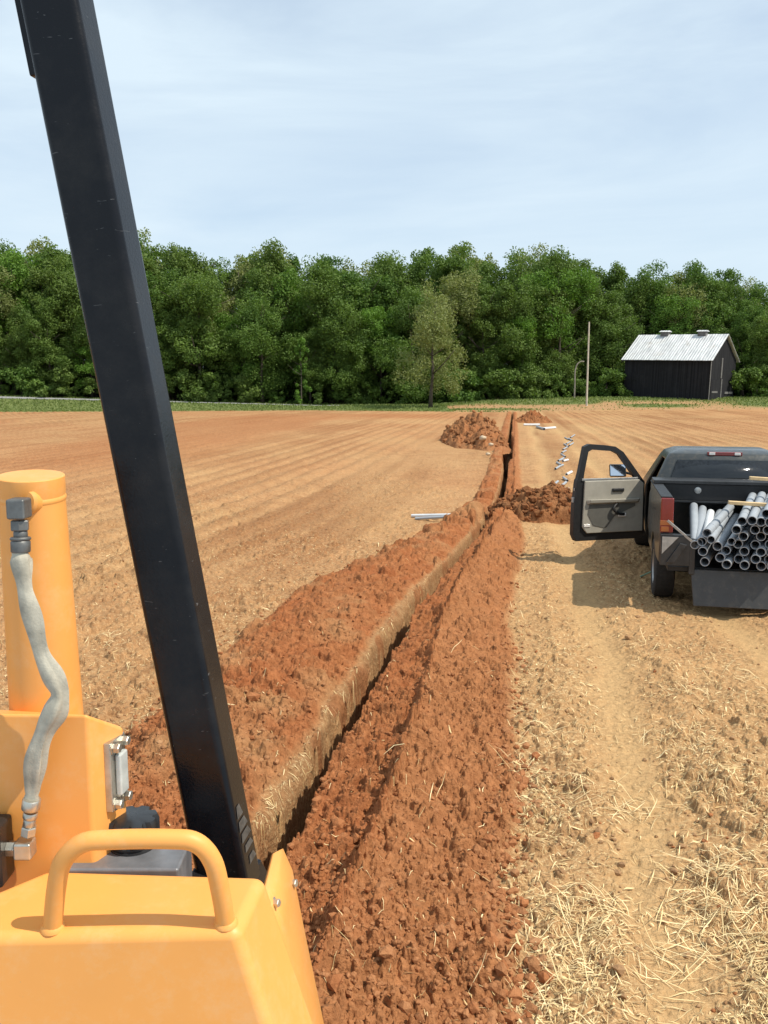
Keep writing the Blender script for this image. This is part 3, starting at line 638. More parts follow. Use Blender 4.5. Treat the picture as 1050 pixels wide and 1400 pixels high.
topline = [(-60, 325), (0, 325), (50, 331), (90, 336), (140, 330), (190, 326), (250, 330), (300, 346), (370, 327), (420, 360), (450, 353), (520, 351), (580, 343), (630, 338), (690, 356), (740, 333), (790, 342), (840, 371), (880, 362), (930, 358), (990, 373), (1030, 388), (1080, 400), (1200, 395)]
tx = np.array([a for a, b in topline]); ty = np.array([b for a, b in topline])
k = 0
for px in np.arange(-75, 1150, 46):          # tallest rank at the back
    px = float(px)+RNG.uniform(-9, 9); Y = 146+RNG.uniform(-5, 6); k += 1
    kd = 'p' if k % 3 == 1 else 'd'
    place_tree(px, float(np.interp(px, tx, ty))+RNG.uniform(-3, 12), Y, kd, 'tall back rank tree', (PALE if kd == 'p' else KIND)[k % (2 if kd == 'p' else 9)], 'tree', 1.0)
for (px, ty_) in ((8, 327), (72, 331), (192, 327), (252, 331), (372, 327), (455, 353), (528, 352), (600, 343), (632, 338), (745, 334), (790, 345), (885, 363), (945, 360), (1028, 384)):   # crests of the skyline
    k += 1; place_tree(px, ty_, 138+RNG.uniform(-2, 3), 'd', 'skyline tree', KIND[k % 9], 'tree', .95)
for px in np.arange(-70, 1140, 52):
    px = float(px)+RNG.uniform(-12, 12); Y = 132+RNG.uniform(-2.5, 2.5); k += 1
    if 850 < px < 1010: Y = 138
    kd = ('p' if k % 6 == 1 else 'f' if k % 7 == 2 else 'd')
    place_tree(px, float(np.interp(px, tx, ty))+RNG.uniform(8, 45), Y, kd, 'middle rank tree', {'d': KIND, 'p': PALE, 'f': FRESH}[kd][k % (9 if kd == 'd' else 2)], 'tree', 1.05)
for px in np.arange(-60, 1130, 48):
    px = float(px)+RNG.uniform(-12, 12); Y = 127.5+RNG.uniform(-1.5, 1.5); k += 1
    if 780 < px < 1015: Y = 135
    if 660 < px < 780: Y = 131
    kd = ('f' if k % 4 == 2 else 'd')
    place_tree(px, float(np.interp(px, tx, ty))+RNG.uniform(28, 105), Y, kd, 'low front rank tree', {'d': KIND, 'f': FRESH}[kd][k % (9 if kd == 'd' else 2)], 'tree', 1.15)
lone = place_tree(588, 383, 113, 'p', 'tree', (crown_mesh('crown', 20, 5.6, 4.2, 130, 85, M['leaf_pale'], .19, 310), trunk_mesh('trunk', 20, .30, 4, M['bark'], 71)), 'tree', .98)
lone['label'] = 'lone pale olive tree with a bare trunk standing forward of the wood'; SEEN = {a: [o for o in b if o is not lone] for a, b in SEEN.items()}
vine = place_tree(413, 455, 124, 'f', 'tree', (crown_mesh('crown', 20, 3.0, .6, 42, 60, M['leaf_fresh'], .36, 311, flat=1.), trunk_mesh('trunk', 20, .3, 4, M['bark'], 72)), 'sapling', .8)
vine['label'] = 'narrow bright green sapling at the foot of the wood'; vine['category'] = 'sapling'; SEEN = {a: [o for o in b if o is not vine] for a, b in SEEN.items()}
def side_labels(d, group):
    for lab, os_ in d.items():
        os_ = sorted(os_, key=lambda o: o.location.x/o.location.y); n = len(os_)
        words = {1: [''], 2: [', left one', ', right one'], 3: [', left one', ', middle one', ', right one']}.get(n) or [', leftmost', ', second from left']+[', among the middle ones']*(n-3)+[', rightmost']
        for o, w_ in zip(os_, words): o['label'] = lab+w_; o['group'] = group
side_labels(SEEN, 'trees of the wood')
# bushes along the wood edge
BUSH = [(crown_mesh('foliage', 3.2, 1.9, .1, 45, 60, M['leaf'], .15, 400+k)) for k in range(4)]
bz = {}
for i, px in enumerate(np.arange(-50, 1120, 27)):
    px = float(px)+RNG.uniform(-8, 8); Y = 126+RNG.uniform(-1.2, 1.5)
    if 855 < px < 1000: continue
    x = (px-CX)/F*Y; o = empty('bush', (x, Y, tz(x, Y)-.1), '', 'bush', 'bushes along the wood edge', RNG.uniform(0, 6)); s_ = RNG.uniform(.5, 1.5); o.scale = (s_*1.15, s_*1.15, s_)
    link('foliage', BUSH[i % 4], o); bz.setdefault(f"dark green bush under the trees {zone(px)}", []).append(o)
side_labels(bz, 'bushes along the wood edge')
# depth of the wood behind
def deep_wood():
    n = 120000; rng = np.random.default_rng(77); x = rng.uniform(-100, 105, n); y = rng.uniform(150, 172, n); lowm = rng.random(n) < .45
    pxx = CX+x/y*F; tp = np.interp(pxx, tx, ty)+22; zt = H+(530-tp)/F*y
    z = np.where(lowm, rng.random(n)*7, rng.random(n)**.8*zt)*(.82+.18*np.sin(x*.7)*np.sin(x*.23+1)); c = np.stack([x, y, z], 1)
    nrm = rng.normal(size=(n, 3)); nrm[:, 1] -= .6; nrm /= np.linalg.norm(nrm, axis=1)[:, None]
    V_ = leaf_quads(c, nrm, .6)
    o = link('far_wood', np_mesh('far_wood', V_.reshape(-1, 3), np.arange(4*n).reshape(-1, 4), M['leaf'], dict(tone=np.repeat(rng.random(n)*.5, 4)), smooth=False))
    tag(o, 'unbroken mass of far trees filling the wood behind the front ranks', 'wood', kind='stuff')
deep_wood()
# ------------------------------------------------------------------ utility pole, dead sapling, green barrel-like tank
p = PZ(800, 549, 0); Yp = 112; x = (800-CX)/F*Yp; z = tz(x, Yp); hgt = P(800, 440, Yp).z-z
m = MB(); m.tube([(0, 0, -.5), (0, 0, hgt)], [.13, .09], 10); o = m.build('utility_pole', M['pole']); o.location = (x, Yp, z); tag(o, 'plain weathered wooden utility pole standing left of the barn', 'utility pole')
Yp = 122; x = (783-CX)/F*Yp; z = tz(x, Yp)
m = MB(); m.tube(bez([(0, 0, -.3), (.02, 0, 2.0), (.0, 0, 3.6), (.25, 0, 4.6), (.75, 0, 5.0), (1.2, 0, 5.0)], 6), [.10]*20+[.08]*11, 8); o = m.build('dead_sapling', M['pale_bark']); o.location = (x, Yp, z); tag(o, 'pale bare curved sapling at the wood edge left of the pole', 'dead tree')
# ------------------------------------------------------------------ barn
def barn():
    Yb = 118.; th = R(40); Lb, Wb = 12.0, 9.6; pc = P(968, 545, Yb)
    loc = Vector((pc.x, Yb, tz(pc.x, Yb)))
    b = empty('barn', loc, 'old black wooden barn with a pale tin roof at the edge of the wood', 'barn', None, -th)
    # local: near right corner at origin, long wall along -x, gable along +y
    he, hr = 5.2+.25, 8.75; drop = .0
    m = MB(); w_ = Wb
    prof = [(0, -.6), (w_, -.6), (w_, he), (w_/2, hr-.12), (0, he)]
    m.hexa([(-Lb, y, z) for y, z in prof], [(0, y, z) for y, z in prof]); m.build('wall', M['barn'], b, smooth=False)
    def rz_(y): return he+(hr-he)*(1-abs(y-w_/2)/(w_/2))
    ov = .45; t_ = .06
    for nm, (ya_, yb_) in (('roof', (-ov, w_/2)), ('roof', (w_+ov, w_/2))):
        m = MB(); nseg = 18
        for i in range(nseg):      # corrugated sheets, one course slightly proud of the next
            x0 = -Lb-.4+(Lb+.8)*i/nseg; x1 = -Lb-.4+(Lb+.8)*(i+1)/nseg; dz = .012*(i % 2)
            za = he-(hr-he)*ov/(w_/2)+dz; zb_ = hr+dz
            m.hexa([(x0, ya_, za), (x1, ya_, za), (x1, yb_, zb_), (x0, yb_, zb_)], [(x0, ya_, za+t_), (x1, ya_, za+t_), (x1, yb_, zb_+t_), (x0, yb_, zb_+t_)])
        rf = m.build(nm, M['roof'], b, smooth=False)
        if ya_ < 0:
            for xx_ in (-Lb+3.0, -Lb+8.3):
                v = MB(); v.box((xx_, w_/2-.45, hr-.15), (xx_+1.1, w_/2+.45, hr+.42)); ve = v.build('ridge_vent', M['grey_boards'], rf)
                v = MB(); v.hexa([(xx_-.15, w_/2-.65, hr+.42), (xx_+1.25, w_/2-.65, hr+.42), (xx_+1.25, w_/2+.65, hr+.42), (xx_-.15, w_/2+.65, hr+.42)], [(xx_-.1, w_/2-.05, hr+.62), (xx_+1.2, w_/2-.05, hr+.62), (xx_+1.2, w_/2+.05, hr+.62), (xx_-.1, w_/2+.05, hr+.62)]); v.build('vent_cap', M['roof'], rf, smooth=False)
    # gable details: door, grey boards
    def on_gable(nm, y0, y1, z0, z1, mm, th_=.06, par=b):
        q = MB(); q.box((0.003, y0, z0), (th_, y1, z1)); return q.build(nm, mm, par, smooth=False)
    d = on_gable('door', .5, 4.2, -.2, 2.7, M['barn'], .07)
    on_gable('door_frame', 4.2, 4.5, -.2, 2.8, M['grey_boards'], .10); on_gable('loose_board', 3.9, 4.3, 2.9, 5.6, M['grey_boards'], .08)
    on_gable('rail', .9, 3.0, .95, 1.2, M['grey_boards'], .11, d); on_gable('rail', 5.8, 8.9, .8, 1.1, M['grey_boards'], .10)
    on_gable('corner_board', 0.01, .25, -.3, 5.1, M['grey_boards'], .05)
    q = MB(); q.box((-Lb+1.2, -.06, 2.4), (-Lb+1.9, -.003, 3.6)); q.build('shutter', M['barn'], b, smooth=False)
    b.rotation_euler = (0, R(1.6), -th)
barn()
# ------------------------------------------------------------------ yellow trencher
tr = empty('trencher', (-.75, 1.35, 0), 'yellow trencher with a black roll bar post seen from its operator position', 'trencher')
TI = Matrix.Translation((.75, -1.35, 0))
def B(): m = MB(); m.m = TI; return m
zt = 1.85
tn_ = [PZ(-170, 1284, zt), PZ(326, 1272, zt), PZ(362, 1196, zt), PZ(66, 1187, zt)]
sl_ = .29
lo_ = [tn_[0]+Vector((0, -.02, -.9)), tn_[1]+Vector((.9*sl_, -.02, -.9)), tn_[2]+Vector((.9*sl_-.02, .10, -.9)), tn_[3]+Vector((0, 0, -.9))]
m = B(); m.hexa(lo_, tn_); hood = m.build('hood', M['yellow'], tr, .018, 4)
# handle
hp_ = [(72, 1268), (77, 1215), (86, 1178), (112, 1153), (150, 1148), (230, 1147), (268, 1152), (291, 1178), (302, 1222), (309, 1264)]
z0h = [0, .055, .095, .125, .131, .131, .125, .095, .05, 0]
m = B(); base_l = PZ(72, 1270, zt-.004); base_r = PZ(309, 1264, zt-.004)
pts = []
for (a, b) in hp_: pts.append(P(a, b, base_l.y+(base_r.y-base_l.y)*(a-72)/237-.034*z0h[len(pts)]/.131))
m.tube(bez(pts, 6), .0150, 16); hd = m.build('handle', M['yellow'], tr)
for q in (pts[0], pts[-1]):
    m = B(); m.lathe([(.0195, -.004), (.0190, .002), (.0152, .006)], (q.x, q.y, zt), (0, 0, 1), 18); m.build('weld_bead', M['yellow'], hd)
# side panel, right of the hood
lft = [P(425, 1700, 1.335), P(366, 1400, 1.335), P(346, 1288, 1.335), P(362, 1222, 1.475), P(375, 1166, 1.60)]
rgt = [P(520, 1700, 1.62), P(443, 1400, 1.62), P(419, 1285, 1.62), P(400, 1190, 1.62), P(387, 1160, 1.625)]
nn_ = (rgt[2]-lft[1]).cross(lft[2]-lft[1]).normalized(); nn_ = nn_ if nn_.x > 0 else -nn_
m = B(); k5 = len(lft); vs_ = [q for a_, b_ in zip(lft, rgt) for q in (a_, (a_+b_)/2, b_)]
m.add(vs_, [(3*i+j, 3*i+j+1, 3*i+j+4, 3*i+j+3) for i in range(k5-1) for j in (0, 1)]); spn = m.build('side_panel', M['yellow'], tr)
so_ = spn.modifiers.new('solid', 'SOLIDIFY'); so_.thickness = .007; so_.offset = -1 if spn.data.polygons[2].normal.x > 0 else 1
def bolt(q, nrm, r_, parent, h_=.008, mt='steel'):
    mm = B(); mm.lathe([(r_*1.45, 0), (r_*1.45, .0018), (r_, .002), (r_, h_), (r_*.85, h_+.0015)], q, nrm, 6 if mt == 'steel' else 12); return mm.build('bolt', M[mt], parent, smooth=False)
for (a, b, Y) in ((376, 1234, 1.488), (361, 1326, 1.385), (400, 1207, 1.61)): bolt(P(a, b, Y)+nn_*-.004, nn_+Vector((0, -.25, 0)), .0075, spn, .012)
# black post
b0 = P(312, 1192, 1.68); t0 = P(76, -10, 1.68); ax = (t0-b0).normalized()
b1 = b0-ax*.22; t1 = t0+ax*.55; yaw = R(9)
fx = Vector((math.cos(yaw), -math.sin(yaw), 0)); fx = (fx-ax*fx.dot(ax)).normalized(); fy = ax.cross(fx)
hw, hd_ = .0535, .043
def sect(c, hw=hw, hd_=hd_): return [c-fx*hw-fy*hd_, c+fx*hw-fy*hd_, c+fx*hw+fy*hd_, c-fx*hw+fy*hd_]
m = B(); m.hexa(sect(b1), sect(t1)); post = m.build('roll_bar_post', M['black'], tr, .014, 4)
# bracket on the upper left of the post and weld strip low on the left
tb_ = P(52, 108, 1.68); m = B(); q0 = b0+ax*((tb_-b0).dot(ax)); m.hexa([q0-fx*(hw+.012)-fy*.03, q0-fx*(hw-.01)-fy*.03, q0-fx*(hw-.01)+fy*.03, q0-fx*(hw+.012)+fy*.03], [c+ax*.6 for c in [q0-fx*(hw+.012)-fy*.03, q0-fx*(hw-.01)-fy*.03, q0-fx*(hw-.01)+fy*.03, q0-fx*(hw+.012)+fy*.03]]); m.build('hinge_bracket', M['black'], post, .003)
q0 = b0+ax*.03; m = B(); m.hexa([q0-fx*(hw+.006)-fy*.02, q0-fx*(hw-.01)-fy*.02, q0-fx*(hw-.01)+fy*.04, q0-fx*(hw+.006)+fy*.04], [c+ax*.19 for c in [q0-fx*(hw+.006)-fy*.02, q0-fx*(hw-.01)-fy*.02, q0-fx*(hw-.01)+fy*.04, q0-fx*(hw+.006)+fy*.04]]); m.build('stop_plate', M['black'], post, .003)
# worn grey marks of an old sticker on the side face
m = B()
for i, (s_, e_, a0, a1) in enumerate(((.125, .150, -.030, .002), (.098, .118, -.032, .016), (.074, .092, -.030, .024), (.050, .064, -.022, .026), (.02, .036, -.012, .028))):
    c0 = b0+ax*s_+fx*(hw+.0012); c1 = b0+ax*e_+fx*(hw+.0012)
    m.add([c0+fy*a0, c0+fy*a1, c1+fy*(a1-.012), c1+fy*(a0+.004)], [(0, 1, 2, 3)])
m.build('worn_sticker', M['decal'], post, smooth=False)
# black foot gusset and tank top
m = B(); f0 = PZ(263, 1200, 1.83); m.hexa([b0-fx*.085-fy*.07-ax*.06, b0+fx*.06-fy*.07-ax*.06, b0+fx*.06+fy*.07-ax*.06, b0-fx*.085+fy*.07-ax*.06], [b0-fx*.058-fy*.062+ax*.03, b0+fx*.05-fy*.06-ax*.01, b0+fx*.05+fy*.06-ax*.01, b0-fx*.058+fy*.062+ax*.03]); m.build('post_foot', M['black'], tr, .004)
m = B(); a_ = PZ(97, 1193, 1.8485); c_ = PZ(285, 1142, 1.8485); m.box((a_.x-.02, a_.y+.012, 1.15), (c_.x-.03, c_.y-.01, 1.8485)); tank = m.build('tank', M['grey_sheet'], tr, .006)
# filler cap with finger notches
cc = Vector((P(182, 1140, 1.565).x, 1.565, 1.8485)); m = B(); seg = 48; vs = []; fs = []
prof = [(.040, 0), (.042, .012), (.047, .015), (.049, .020), (.049, .050), (.045, .058), (.030, .060), (.0, .060)]
for j, (r_, h_) in enumerate(prof):
    for k_ in range(seg):
        g = 2*math.pi*k_/seg; notch = 1-.17*(1 if (k_ % 6) in (0, 1) else 0)*(1 if 2 <= j <= 5 else 0)
        vs.append((cc.x+r_*notch*math.cos(g), cc.y+r_*notch*math.sin(g), cc.z+h_-.002))
for j in range(len(prof)-1):
    for k_ in range(seg): fs.append((j*seg+k_, j*seg+(k_+1) % seg, (j+1)*seg+(k_+1) % seg, (j+1)*seg+k_))
m.add(vs, fs); fc = m.build('filler_cap', M['plastic'], tr, 0)
m = B(); m.lathe([(.044, -.003), (.044, .004), (.040, .006)], cc, (0, 0, 1), 24); m.build('filler_neck', M['plastic'], fc)
# left body
zb_ = P(60, 979, 1.50).z; xr = P(121, 1000, 1.50).x
foot_ = [(-1.25, 1.50), (xr, 1.50), (xr+.038, 1.585), (xr+.01, 1.60), (-1.25, 1.60)]
m = B(); zs = [zb_+.01, zb_+.004, zb_-.055, zb_-.055, zb_+.01]
m.hexa([(x_, y_, 1.0) for x_, y_ in foot_], [(x_, y_, z_) for (x_, y_), z_ in zip(foot_, zs)]); bod = m.build('body', M['yellow'], tr, .008, 3)
# sight gauge on the chamfer
fn = Vector((.085, -.014, 0)).normalized(); gc = P(160, 1055, 1.56); up_ = Vector((0, 0, 1)); sd = fn.cross(up_)
def plate(nm, c, w_, h_, t_, mt, par, bev=.002):
    mm = B(); mm.hexa([c+sd*a*w_+up_*b*h_ for a, b in ((-1, -1), (1, -1), (1, 1), (-1, 1))], [c+sd*a*w_+up_*b*h_+fn*t_ for a, b in ((-1, -1), (1, -1), (1, 1), (-1, 1))]); return mm.build(nm, M[mt], par, bev)
gp = plate('sight_gauge', gc-fn*.010, .030, .066, .014, 'steel', tr)
plate('sight_glass', gc+fn*.004, .016, .040, .012, 'glass_clear', gp, .004)
for a, b in ((-.018, .054), (.018, .054), (-.018, -.054), (.018, -.054)): bolt(gc+sd*a+up_*b+fn*.004, fn, .009, gp, .012)
# lift cylinder
ct = P(42, 650, 1.555); cb = P(60, 990, 1.62)-Vector((0, -.035, .55)); m = B(); axc = (cb-ct).normalized()
m.lathe([(.0, 0), (.0555, 0), (.0570, .0012), (.0572, .030), (.0560, .034), (.0562, .05), (.066, .50), (.066, 1.0)], ct, axc, 40); cyl = m.build('lift_cylinder', M['yellow'], tr, 0, angle=30)
m = B(); m.lathe([(.0562, 0), (.0577, .003), (.0577, .007), (.0562, .010)], ct+axc*.034, axc, 40); m.build('weld_ring', M['yellow'], cyl)
pb = P(29, 690, 1.500); m = B(); m.lathe([(.0225, -.03), (.0225, .006), (.018, .010)], pb+Vector((.008, .012, .004)), (-.25, -1, .12), 20); m.build('port_boss', M['yellow'], cyl)
# hose
hs = [(28, 690, 1.525), (29, 705, 1.522), (29, 730, 1.47), (29, 752, 1.468)]
def hexnut(c, ax_, r_, h_, par, mt='dark_steel', seg=6): mm = B(); mm.lathe([(r_*.9, 0), (r_, .002), (r_, h_-.002), (r_*.9, h_)], c, ax_, seg); return mm.build('fitting', M[mt], par, smooth=seg > 6)
q = [P(27, 752, 1.465), P(31, 780, 1.462), P(36, 812, 1.460), P(45, 850, 1.459), P(55, 893, 1.458), P(70, 925, 1.457), P(80, 948, 1.456), P(76, 968, 1.455), P(62, 995, 1.455), P(50, 1030, 1.457), P(45, 1065, 1.46), P(43, 1098, 1.462)]
hpth = bez(q, 7); n_ = len(hpth); rng2 = random.Random(5)
m = B(); seg = 20; vs = []; fs = []; prev = None
wr = [(rng2.uniform(.0, 6.28), rng2.uniform(.04, .22)) for _ in range(4)]
for i, p_ in enumerate(hpth):
    t_ = (hpth[min(i+1, n_-1)]-hpth[max(i-1, 0)]).normalized(); a = (Vector((1, 0, 0))-t_*t_.x).normalized() if prev is None else (prev-t_*prev.dot(t_)).normalized(); prev = a; b = t_.cross(a)
    tt = i/(n_-1); flat = .62+.25*math.sin(tt*11+1)
    r_ = .0125+.0026*math.sin(tt*math.pi)**.5+.0022*math.sin(tt*31)
    if i < 3 or i > n_-4: r_ = .0132
    for k_ in range(seg):
        g = 2*math.pi*k_/seg; fold = 1+sum(.13*math.sin(g*(2+j)+ph+tt*fr*30) for j, (ph, fr) in enumerate(wr))*(1 if 3 < i < n_-4 else .2)
        vs.append(p_+(a*math.cos(g)*fold+b*math.sin(g)*flat*fold)*r_)
for i in range(n_-1):
    for k_ in range(seg): fs.append((i*seg+k_, i*seg+(k_+1) % seg, (i+1)*seg+(k_+1) % seg, (i+1)*seg+k_))
m.add(vs, fs); hose = m.build('hydraulic_hose', M['sleeve'], tr, angle=70)
dn = (P(29, 752, 1.465)-P(27, 690, 1.47)).normalized()
m = B(); c0 = P(26, 695, 1.470); s_ = .0155
m.hexa([c0+Vector((a*s_, b*.018, -s_*1.1)) for a, b in ((-1, -1), (1, -1), (1, 1), (-1, 1))], [c0+Vector((a*s_, b*.018, s_*1.1)) for a, b in ((-1, -1), (1, -1), (1, 1), (-1, 1))]); m.build('elbow', M['dark_steel'], hose, .004)
hexnut(P(27, 711, 1.47), dn, .0155, .018, hose); hexnut(P(28, 726, 1.469), dn, .0115, .012, hose, seg=16); hexnut(P(28, 734, 1.468), dn, .0170, .006, hose, seg=20); hexnut(P(28, 739, 1.467), dn, .0160, .020, hose, seg=20)
d2 = (P(37, 1150, 1.465)-P(43, 1098, 1.462)).normalized()
hexnut(P(43.5, 1092, 1.462), d2, .0158, .020, hose, 'steel', 20); hexnut(P(42, 1110, 1.463), d2, .0125, .012, hose, 'steel', 16); hexnut(P(41, 1119, 1.463), d2, .0105, .014, hose, 'steel', 16); hexnut(P(40, 1129, 1.464), d2, .0135, .018, hose, 'steel')
m = B(); c0 = P(34, 1160, 1.466); s_ = .0155
m.hexa([c0+Vector((a*s_, b*.016, -s_)) for a, b in ((-1, -1), (1, -1), (1, 1), (-1, 1))], [c0+Vector((a*s_, b*.016, s_)) for a, b in ((-1, -1), (1, -1), (1, 1), (-1, 1))]); m.build('elbow', M['steel'], hose, .004)
hexnut(P(26, 1160, 1.466), (-1, 0, 0), .0135, .022, hose, 'steel')
# valve block at the left edge
m = B(); c0 = P(-10, 1160, 1.466); m.box((c0.x-.05, c0.y-.03, c0.z-.060), (c0.x+.026, c0.y+.03, c0.z+.052)); vb = m.build('valve_block', M['plastic'], tr, .006)
hexnut(P(-2, 1238, 1.44), (1, 0, 0), .013, .03, vb, 'steel')
# chassis and tyres below the frame
m = B(); m.box((-1.45, .95, .42), (-.18, 2.2, 1.02)); m.build('chassis', M['yellow'], tr, .02)
def wheel(parent, c, r_, w_, mt_, rimr, name='wheel', build=None, axis=(1, 0, 0)):
    mk = build or MB; e_ = bpy.data.objects.new(name, None); C.objects.link(e_); e_.parent = parent; e_.location = c
    a = Vector(axis).normalized(); h_ = w_/2
    mm = MB(); mm.lathe([(rimr, -h_*.8), (rimr*1.12, -h_), (r_*.90, -h_), (r_*.975, -h_*.86), (r_, -h_*.55), (r_, h_*.55), (r_*.975, h_*.86), (r_*.90, h_), (rimr*1.12, h_), (rimr, h_*.8)], (0, 0, 0), a, 36); mm.build('tyre', mt_, e_)
    mm = MB(); mm.lathe([(.03, -h_*.72), (.06, -h_*.74), (rimr*.5, -h_*.55), (rimr*.85, -h_*.62), (rimr*1.0, -h_*.95), (rimr*1.03, -h_*.95), (rimr*1.03, h_*.95), (rimr, h_*.95), (rimr*.5, h_*.5), (.03, h_*.6)], (0, 0, 0), a, 28); mm.build('rim', M['rim'], e_); return e_
for xx_ in (-1.5, -.12):
    for yy_ in (1.15, 2.0): wheel(tr, TI @ Vector((xx_+.0, yy_, .36)), .38, .24, M['tyre'], .2)
# ------------------------------------------------------------------ pickup
HEAD = R(13)
tk = empty('pickup_truck', (4.324, 10.375, -.02), 'dark charcoal pickup with its driver door open and bed full of pipes', 'pickup', None, -HEAD)
def TB(): return MB()
RAIL = 1.40; ROOF = 1.85
# bed sides with wheel arches
ax_y, ax_z, ar = .86, .40, .45
for sgn in (-1, 1):
    prof = [(0, .62), (0, RAIL-.03), (.03, RAIL), (2.02, RAIL), (2.02, .52)]
    arch = [(ax_y+ar*math.cos(a), ax_z+ar*math.sin(a)) for a in np.linspace(R(12), R(152), 14)]
    poly = prof+arch
    m = TB(); xo = 1.0*sgn; xi = .90*sgn
    def bulge(z): return .0 if z > 1.2 else .025*math.sin(math.pi*(1.2-z)/.7)
    m.hexa([(xi, y, z) for y, z in poly], [(xo+sgn*bulge(z), y, z) for y, z in poly]); bs = m.build('bed_side', M['truck'], tk, .012, 2)
    m = TB(); m.box((min(xo*1.01, xi*.97), .02, RAIL+.001), (max(xo*1.01, xi*.97), 2.0, RAIL+.022)); m.build('bed_rail', M['truck_dark'], bs, .006)
m = TB(); m.box((-.90, .0, .52), (.90, 2.0, .57)); m.build('bed_floor', M['truck_dark'], tk)
m = TB(); m.box((-.90, 1.94, .57), (.90, 2.0, RAIL)); m.build('bed_front', M['truck'], tk, .006)
for sgn in (-1, 1): m = TB(); m.box((sgn*.90 if sgn < 0 else .68, .45, .57), (-.68 if sgn < 0 else .90, 1.28, .80)); m.build('wheel_well', M['truck_dark'], tk, .03)
# tail lights
for sgn in (-1, 1):
    e_ = TB(); x0, x1 = sorted((sgn*1.008, sgn*.86)); e_.box((x0, -.022, .985), (x1, .05, 1.405)); tl = e_.build('tail_light', M['red_lens'], tk, .012)
    q = TB(); q.box((x0-.002, -.026, 1.075), (x1+.002, .04, 1.135)); q.build('turn_lens', M['amber_lens'], tl, .006)
    q = TB(); q.box((x0+.01, -.03, 1.0), (x1-.05, -.02, 1.06)); q.build('side_reflector', M['amber_lens'], tl, .003)
# bumper end, bracket and strut at left
m = TB(); m.box((-1.0, -.10, .60), (-.66, -.03, .96)); m.box((-1.0, -.10, .96), (-.66, .0, .975)); bp = m.build('bumper_end', M['bumper'], tk, .01)
m = TB(); m.hexa([(-.985, -.112, .95), (-.80, -.112, .95), (-.985, -.112, .74)], [(-.985, -.103, .95), (-.80, -.103, .95), (-.985, -.103, .74)]); m.build('bent_plate', M['bare_metal'], bp, smooth=False)
m = TB(); m.hexa([(-.93, -.13, .64), (-.84, -.13, .64), (-.70, -.13, .86), (-.78, -.13, .88)], [(-.93, -.105, .64), (-.84, -.105, .64), (-.70, -.105, .86), (-.78, -.105, .88)]); m.build('bumper_arm', M['bumper'], bp, .004)
m = TB(); m.box((-.665, -.10, .50), (-.60, .0, .93)); m.build('gate_post', M['bumper'], tk, .008)
m = TB(); m.tube([(-.93, -.06, 1.14), (-.64, -.10, .90)], .018, 4); m.build('gate_strut', M['bare_metal'], tk, smooth=False)
# hanging tailgate
m = TB(); m.hexa([(-.60, -.16, .13), (.93, -.16, .13), (.93, -.12, .13), (-.60, -.12, .13)], [(-.64, -.07, .56), (.93, -.07, .56), (.93, -.02, .56), (-.64, -.02, .56)]); tg = m.build('tailgate', M['tailgate'], tk, .01)
# cab shell
lev = [(.46, .97, 2.06, 4.05), (.80, 1.01, 2.06, 4.05), (1.22, 1.0, 2.06, 4.05), (1.30, .97, 2.07, 3.98), (1.70, .80, 2.20, 3.38), (1.785, .745, 2.27, 3.28), (1.835, .62, 2.42, 3.15)]
fr = [0, .075, .60, .64, 1.0]     # side stations, fraction of length (rear pillar, door front)
def ring(z, hw_, y0, y1):
    pts = []
    for fx_ in (-.80, 0, .80): pts.append((fx_*hw_, y0-.03, z))
    pts.append((.96*hw_, y0, z))
    for f_ in fr: pts.append((hw_, y0+.04+(y1-y0-.08)*f_, z))
    pts.append((.96*hw_, y1, z))
    for fx_ in (.84, 0, -.84): pts.append((fx_*hw_, y1+.04, z))
    pts.append((-.96*hw_, y1, z))
    for f_ in fr[::-1]: pts.append((-hw_, y0+.04+(y1-y0-.08)*f_, z))
    pts.append((-.96*hw_, y0, z)); return pts
m = TB(); n_ = len(ring(*lev[0])); vs = []; fs = []
for l_ in lev: vs += ring(*l_)
glass = {}
for i in range(len(lev)-1):
    for k_ in range(n_):
        k2 = (k_+1) % n_; f_ = (i*n_+k_, i*n_+k2, (i+1)*n_+k2, (i+1)*n_+k_)
        if i == 3 and k_ in (0, 1): glass.setdefault('rear_window', []).append(f_); continue
        if i == 3 and k_ in (10, 11): glass.setdefault('windscreen', []).append(f_); continue
        if i == 3 and k_ in (5,): glass.setdefault('side_window', []).append(f_); continue
        if k_ == 16 and i <= 3: continue         # open driver doorway
        fs.append(f_)
fs.append(tuple(range((len(lev)-1)*n_, len(lev)*n_)))
m.add(vs, fs); cab = m.build('cab', M['truck'], tk, 0); sdm = cab.modifiers.new('solid', 'SOLIDIFY'); sdm.thickness = .035; sdm.offset = -1
bv = cab.modifiers.new('bevel', 'BEVEL'); bv.width = .012; bv.segments = 2; bv.limit_method = 'ANGLE'; bv.angle_limit = R(25)
for nm, ff in glass.items():
    m = TB(); m.add(vs, ff); g_ = m.build(nm, M['glass_dark'], cab)
    bm = bmesh.new(); bm.from_mesh(g_.data); bmesh.ops.delete(bm, geom=[v for v in bm.verts if not v.link_faces], context='VERTS'); bm.to_mesh(g_.data); bm.free()
    sdm = g_.modifiers.new('solid', 'SOLIDIFY'); sdm.thickness = .012; sdm.offset = -1.3
# window surround and brake light
m = TB(); m.box((-.235, 2.215, 1.765), (.235, 2.30, 1.815)); bl = m.build('brake_light', M['red_lens'], cab, .008)
for s_ in (-1, 1): q = TB(); q.box((s_*.17-.04, 2.207, 1.772), (s_*.17+.04, 2.29, 1.810)); q.build('cargo_lamp', M['white_lens'], bl, .006)
